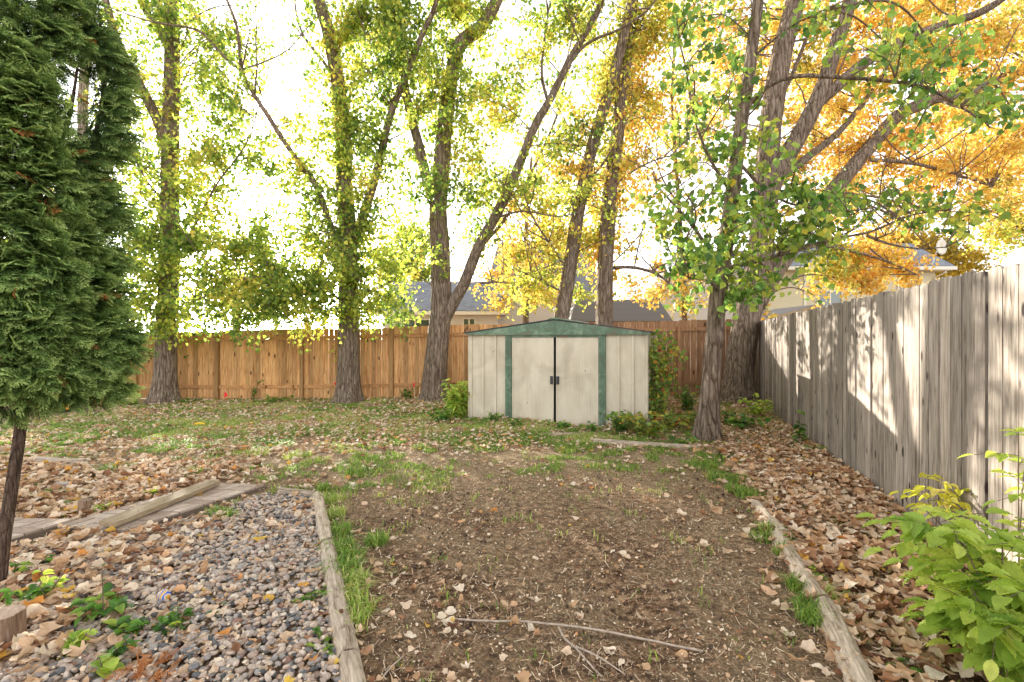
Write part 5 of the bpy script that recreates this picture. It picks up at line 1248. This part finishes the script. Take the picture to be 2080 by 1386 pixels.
# dead rust sprig
g_ = G(290, 1378); sp_t = thing('dead_sprig', 'rust orange dead cedar sprig lying on the pebbles', 'dead sprig', g_)
rs = np.random.default_rng(4); n = 26; q = g_ + rs.normal(0, 1, (n, 3)) * np.array([.055, .045, .012]) + np.array([0, 0, .04])
dr = rs.normal(0, 1, (n, 3)) * np.array([1, 1, .45]); mb = MB()
for k in range(5): mb.scatter(SP[k], q[k::5], frames(rs.normal(0, 1, (len(q[k::5]), 3)), dr[k::5]), rs.uniform(.07, .11, len(q[k::5])), rs.random(len(q[k::5])))
mb.build('needles', rnd_mat('rust_needles', [(0, (.35, .12, .04)), (1, (.62, .28, .10))], .9), sp_t)
mb = MB(); mb.tube([g_ + np.array([.02, -.06, .02]), g_ + np.array([.025, 0, .035]), g_ + np.array([.01, .08, .05])], .005, 6); mb.build('stem', M['twig_pale'], sp_t)

# marker flags
red = plain('red_flag_plastic', (.75, .02, .02), .5)
def flag(label, px, py, Yf, h, sgn):
    X_ = (px - 1040) / F * Yf; z = float(gz(X_, Yf)); tr = thing('marker_flag', label, 'flag', (X_, Yf, z), 'red marker flags by the back fence')
    mb = MB(); mb.tube([(X_, Yf, z - .05), (X_ + .01, Yf, z + h)], .0022, 5); mb.build('wire', M['steel'], tr)
    mb = MB(); zt = z + h; v = np.array([(X_ + .008, Yf, zt), (X_ + .008 , Yf, zt - .17), (X_ + sgn * .07, Yf - .03, zt - .12), (X_ + sgn * .10, Yf - .01, zt - .10), (X_ + sgn * .05, Yf + .02, zt - .05)])
    v2 = v + np.array([0, .002, 0]); mb.add(np.vstack([v, v2]), [np.array([[0, 1, 2, 3, 4]]), np.array([[9, 8, 7, 6, 5]]), np.array([[i_, i_ + 5, (i_ + 1) % 5 + 5, (i_ + 1) % 5] for i_ in range(5)])]); mb.build('pennant', red, tr)
flag('red marker flag standing between the two leftmost trunks', 455, 812, 12.0, .34, 1)
flag('red marker flag just left of the second trunk', 686, 812, 12.0, .58, -1)
flag('narrow red marker flag between second and third trunks', 842, 812, 12.1, .48, -.4)

# yellow things on the lawn
g_ = G(405, 866); mb = MB(); s = spline([g_ + np.array([-.08, 0, .03]), g_ + np.array([0, .01, .045]), g_ + np.array([.10, -.01, .03])], .02); mb.tube(s, [.022] * len(s), 12, fn=rough_fn(4, .2, 0, 0))
tag(mb.build('toy_scoop', plain('yellow_plastic', (.8, .5, .03), .45), smooth=True, origin=g_), 'bright yellow plastic piece lying on the grass', 'toy')
g_ = G(130, 838); toy = thing('toy_truck', 'small orange and blue toy under the cedar branches', 'toy', g_)
Mt = lambda v: v + g_
mb = MB(); mb.box((-.14, -.06, .05), (.10, .06, .11), .5, 0, Mt); mb.box((-.02, -.055, .112), (.10, .055, .19), .5, 0, Mt); mb.build('body', plain('orange_plastic', (.85, .38, .03), .4), toy)
mb = MB(); mb.box((-.15, -.065, .112), (-.04, .065, .15), .5, 0, Mt); mb.build('bed', plain('blue_plastic', (.05, .12, .35), .4), toy)
for a in (-.09, .06):
    mb = MB(); mb.tube([g_ + np.array([a, -.075, .045]), g_ + np.array([a, .075, .045])], .045, 14); mb.build('wheel', M['black'], toy)

# ---------------------------------------------------------------- houses beyond the fence
def siding(name, col, pitch=.12):
    m = bpy.data.materials.new(name); t, o = nodes(m); tc = N(t, 'ShaderNodeTexCoord'); sp_ = N(t, 'ShaderNodeSeparateXYZ'); L(t, tc.outputs['Object'], sp_.inputs[0])
    mu = N(t, 'ShaderNodeMath', operation='DIVIDE'); mu.inputs[1].default_value = pitch; L(t, sp_.outputs['Z'], mu.inputs[0])
    fr = N(t, 'ShaderNodeMath', operation='FRACT'); L(t, mu.outputs[0], fr.inputs[0])
    r = ramp(t, [(0, (.55, .55, .55)), (.12, (1, 1, 1)), (1, (.93, .93, .93))]); L(t, fr.outputs[0], r.inputs[0])
    mx = N(t, 'ShaderNodeMix', data_type='RGBA', blend_type='MULTIPLY'); mx.inputs[0].default_value = .8; mx.inputs[6].default_value = (*col, 1); L(t, r.outputs[0], mx.inputs[7])
    p = N(t, 'ShaderNodeBsdfPrincipled'); p.inputs['Roughness'].default_value = .6; L(t, mx.outputs[2], p.inputs['Base Color'])
    b = N(t, 'ShaderNodeBump', i_Strength=.8, i_Distance=.02); L(t, fr.outputs[0], b.inputs['Height']); L(t, b.outputs[0], p.inputs['Normal'])
    L(t, p.outputs[0], o.inputs[0]); return m
def shingle(name, c1, c2):
    m = bpy.data.materials.new(name); t, o = nodes(m); tc = N(t, 'ShaderNodeTexCoord')
    mp = N(t, 'ShaderNodeMapping'); mp.inputs['Scale'].default_value = (1, 1, 2.0); mp.inputs['Rotation'].default_value = (R(90), 0, 0); L(t, tc.outputs['Object'], mp.inputs[0])
    bk = N(t, 'ShaderNodeTexBrick', i_Scale=2.2); bk.inputs['Color1'].default_value = (*c1, 1); bk.inputs['Color2'].default_value = (*c2, 1); bk.inputs['Mortar'].default_value = (*[k * .45 for k in c1], 1)
    bk.inputs['Mortar Size'].default_value = .012; L(t, mp.outputs[0], bk.inputs['Vector'])
    n1 = N(t, 'ShaderNodeTexNoise', i_Scale=20.0, i_Detail=4.0); L(t, tc.outputs['Object'], n1.inputs['Vector'])
    mr = N(t, 'ShaderNodeMapRange'); mr.inputs['To Min'].default_value = .6; mr.inputs['To Max'].default_value = 1.4; L(t, n1.outputs['Fac'], mr.inputs['Value'])
    h = N(t, 'ShaderNodeHueSaturation'); L(t, bk.outputs[0], h.inputs['Color']); L(t, mr.outputs[0], h.inputs['Value'])
    p = N(t, 'ShaderNodeBsdfPrincipled'); p.inputs['Roughness'].default_value = .9; L(t, h.outputs[0], p.inputs['Base Color']); L(t, p.outputs[0], o.inputs[0]); return m
M['side_w'] = siding('white_siding', (.62, .58, .54)); M['side_y'] = siding('cream_siding', (.62, .56, .40)); M['side_br'] = siding('brown_siding', (.19, .155, .13), .16)
M['shing'] = shingle('grey_shingle', (.16, .17, .20), (.23, .24, .27)); M['shing_b'] = siding('brown_lapped_roof', (.085, .065, .05), .22)
M['trim'] = plain('cream_trim', (.7, .66, .58), .5, noise_amt=.05)
gl = bpy.data.materials.new('window_glass'); t, o = nodes(gl); p = N(t, 'ShaderNodeBsdfPrincipled'); p.inputs['Base Color'].default_value = (.05, .07, .06, 1); p.inputs['Roughness'].default_value = .05; p.inputs['Specular IOR Level'].default_value = .8; L(t, p.outputs[0], o.inputs[0])
M['glass'] = gl
def win(parent, x0, x1, z0, z1, yf, frame='trim'):
    f = MB(); w_ = .06
    for (a, b_, c, d) in ((x0, x1, z1 - w_, z1), (x0, x1, z0, z0 + w_), (x0, x0 + w_, z0 + w_, z1 - w_), (x1 - w_, x1, z0 + w_, z1 - w_), ((x0 + x1) / 2 - .03, (x0 + x1) / 2 + .03, z0 + w_, z1 - w_)):
        f.box((a, yf - .06, c), (b_, yf - .005, d))
    fo = f.build('window', M[frame], parent); fo['_o'] = list(parent['_o'])
    g = MB(); g.box((x0 + w_, yf - .03, z0 + w_), (x1 - w_, yf - .02, z1 - w_)); g.build('pane', M['glass'], fo)
def slab(mb, v4, th=.12):
    v4 = np.array(v4, float); n_ = nrm(np.cross(v4[1] - v4[0], v4[3] - v4[0])); 
    if n_[2] < 0: n_ = -n_
    v = np.vstack([v4 - n_ * th, v4]); mb.add(v, [np.array([(0, 3, 2, 1), (4, 5, 6, 7), (0, 1, 5, 4), (1, 2, 6, 5), (2, 3, 7, 6), (3, 0, 4, 7)])])

def house(label, Yf, Yb, x0, x1, ez, rz, rx0, rx1, mat, roofm, ov=.4, name='house', wins=(), extra=None, cat='house', group=None):
    """front wall at Yf, ridge parallel to x between rx0..rx1 at height rz in the middle of the depth"""
    h = thing(name, label, cat, ((x0 + x1) / 2, Yf, -.3), group); ym = (Yf + Yb) / 2
    mb = MB(); mb.box((x0, Yf, -.3), (x1, Yb, ez)); mb.build('wall', M[mat], h)
    mb = MB(); a = (x0 - ov, Yf - ov, ez); b_ = (x1 + ov, Yf - ov, ez); c = (rx1, ym, rz); d = (rx0, ym, rz); e = (x0 - ov, Yb + ov, ez); f = (x1 + ov, Yb + ov, ez)
    v = np.array([a, b_, c, d, e, f]); up_ = np.array([0, 0, .14]); v2 = np.vstack([v + [0, 0, .02], v + up_ + [0, 0, .02]])
    mb.add(v2, [np.array([(6, 7, 8, 9), (9, 8, 11, 10), (0, 4, 5, 1), (0, 1, 7, 6), (4, 10, 11, 5)]), np.array([(6, 9, 10), (7, 11, 8)]), np.array([(0, 6, 10, 4), (1, 5, 11, 7)])])
    mb.build('roof', M[roofm], h)
    mb = MB(); mb.box((x0 - ov - .02, Yf - ov - .13, ez - .06), (x1 + ov + .02, Yf - ov - .01, ez + .10)); mb.box((x0 - ov, Yf - ov, ez - .05), (x1 + ov, Yf - .004, ez - .01)); mb.build('gutter', M['trim'], h)
    for w_ in wins: win(h, *w_, Yf)
    return h
def XX(px, Y_): return (px - 1040) / F * Y_
def ZZ(py, Y_): return CZ - (py - HY) / F * Y_
# low house with grey roof
Yh = 24.
house('low white house with grey shingle roof seen between second and third trunks', Yh, Yh + 7, XX(780, Yh), XX(1010, Yh), ZZ(638, Yh), ZZ(578, Yh + 3.5), XX(800, Yh + 3.5), XX(1010, Yh + 3.5), 'side_w', 'shing', wins=((XX(814, Yh), XX(874, Yh), ZZ(690, Yh), ZZ(648, Yh)), (XX(940, Yh), XX(966, Yh), ZZ(680, Yh), ZZ(646, Yh))))
Yh = 26.
house('tall pale house with steep grey roof behind the shed', Yh, Yh + 5, XX(992, Yh), XX(1214, Yh), ZZ(600, Yh), ZZ(500, Yh + 2.5), XX(1012, Yh + 2.5), XX(1192, Yh + 2.5), 'side_w', 'shing', ov=.2)
Yh = 17.
house('low dark brown outbuilding just beyond the back fence', Yh, Yh + 4, XX(1168, Yh), XX(1352, Yh), ZZ(662, Yh), ZZ(617, Yh + 2), XX(1170, Yh + 2), XX(1338, Yh + 2), 'side_br', 'shing_b', ov=.2, name='outbuilding', cat='outbuilding')
# gabled house right of centre: gable faces us
Yh = 25.
h3 = thing('house', 'cream house gable partly hidden by leaves of the near poplar', 'house', (XX(1410, Yh), Yh, -.3))
x0, x1 = XX(1335, Yh), XX(1500, Yh); ez = ZZ(600, Yh); pz = ZZ(512, Yh); xm = XX(1385, Yh)
mb = MB(); mb.prism([(x0, -.3), (x1, -.3), (x1, ZZ(540, Yh)), (XX(1440, Yh), pz - .2), (xm, pz - .2), (x0, ez)], Yh, Yh + 8); mb.build('wall', M['side_w'], h3)
mb = MB(); slab(mb, [(x0 - .4, Yh - .4, ez - .25), (xm, Yh - .4, pz), (xm, Yh + 8.4, pz), (x0 - .4, Yh + 8.4, ez - .25)], .14); slab(mb, [(xm + .01, Yh - .4, pz), (x1 + .3, Yh - .4, pz), (x1 + .3, Yh + 8.4, pz + .02), (xm + .01, Yh + 8.4, pz + .02)], .14); mb.build('roof', M['shing'], h3)
Yh = 24.
h4 = house('long cream yellow house with grey roof seen above the grey fence', Yh, Yh + 8, XX(1560, Yh), XX(1900, Yh), ZZ(549, Yh), ZZ(500, Yh + 4), XX(1570, Yh + 4), XX(1850, Yh + 4), 'side_y', 'shing', ov=.5, wins=((XX(1822, Yh), XX(1872, Yh), ZZ(605, Yh), ZZ(566, Yh)), (XX(1660, Yh), XX(1710, Yh), ZZ(640, Yh), ZZ(590, Yh))))
mb = MB(); mb.tube([(XX(1905, Yh), Yh - .5, ZZ(548, Yh)), (XX(1903, Yh), Yh - .45, ZZ(556, Yh)), (XX(1897, Yh), Yh - .07, ZZ(565, Yh)), (XX(1897, Yh), Yh - .07, 0)], .045, 8); mb.build('downspout', M['trim'], h4)
mb = MB(); mb.box((XX(1632, Yh), Yh - .04, 0), (XX(1637, Yh), Yh - .004, ZZ(549, Yh) - .06)); mb.build('trim_board', M['trim'], h4)
# satellite dish on the roof edge
dz = thing('satellite_dish', 'small white satellite dish on the roof edge of the cream yellow house', 'satellite dish', (XX(1888, Yh), Yh - .2, ZZ(540, Yh)))
mb = MB(); mb.tube([(XX(1888, Yh), Yh - .2, ZZ(538, Yh)), (XX(1892, Yh), Yh - .2, ZZ(520, Yh)), (XX(1897, Yh), Yh - .25, ZZ(510, Yh))], .03, 8); mb.build('mast', M['steel'], dz)
mb = MB(); c = np.array([XX(1898, Yh), Yh - .3, ZZ(505, Yh)]); a = np.linspace(0, 2 * np.pi, 20, endpoint=False)
rings = []
for rr_, dd_ in ((.02, 0), (.2, .03), (.38, .12)): rings.append(c + np.stack([np.cos(a) * rr_ * .8, np.full(20, -dd_) + np.cos(a) * .05, np.sin(a) * rr_], 1))
v = np.vstack(rings + [r_ + np.array([0, .03, 0]) for r_ in rings]); Q = []
for b0 in (0, 60):
    for k in range(2):
        for j_ in range(20): a0 = b0 + k * 20 + j_; a1 = b0 + k * 20 + (j_ + 1) % 20; Q.append((a0, a1, a1 + 20, a0 + 20))
for j_ in range(20): Q.append((40 + j_, 40 + (j_ + 1) % 20, 100 + (j_ + 1) % 20, 100 + j_))
mb.add(v, [np.array(Q)]); mb.build('dish', M['trim'], dz, smooth=True)
# neighbour's small shed right behind the grey fence
Yh = 13.5
ns_ = thing('neighbour_shed', 'small shed roof with brown fascia peeking over the grey fence', 'shed', (XX(1600, Yh), Yh, -.1))
x0, x1 = XX(1545, Yh), XX(1655, Yh)
mb = MB(); mb.box((x0, Yh, -.1), (x1, Yh + 2, ZZ(650, Yh))); mb.build('wall', M['side_br'], ns_)
mb = MB(); slab(mb, [(x0 - .15, Yh - .15, ZZ(652, Yh)), (x1 + .1, Yh - .15, ZZ(618, Yh)), (x1 + .1, Yh + 2.2, ZZ(618, Yh)), (x0 - .15, Yh + 2.2, ZZ(652, Yh))], .06); mb.build('roof', M['shing_b'], ns_)
mb = MB(); v4 = np.array([(x0 - .15, Yh - .15, ZZ(652, Yh) - .005), (x1 + .1, Yh - .15, ZZ(618, Yh) - .005)])
v = np.vstack([v4, v4 - [0, 0, .16], v4 + [0, -.03, 0], v4 + [0, -.03, -.16]]); mb.add(v, [np.array([(4, 5, 7, 6), (0, 2, 3, 1), (0, 1, 5, 4), (2, 6, 7, 3), (0, 4, 6, 2), (1, 3, 7, 5)])]); mb.build('fascia', plain('tan_fascia', (.42, .31, .2), .8), ns_)

for o_ in bpy.data.objects:
    if '_o' in o_: del o_['_o']
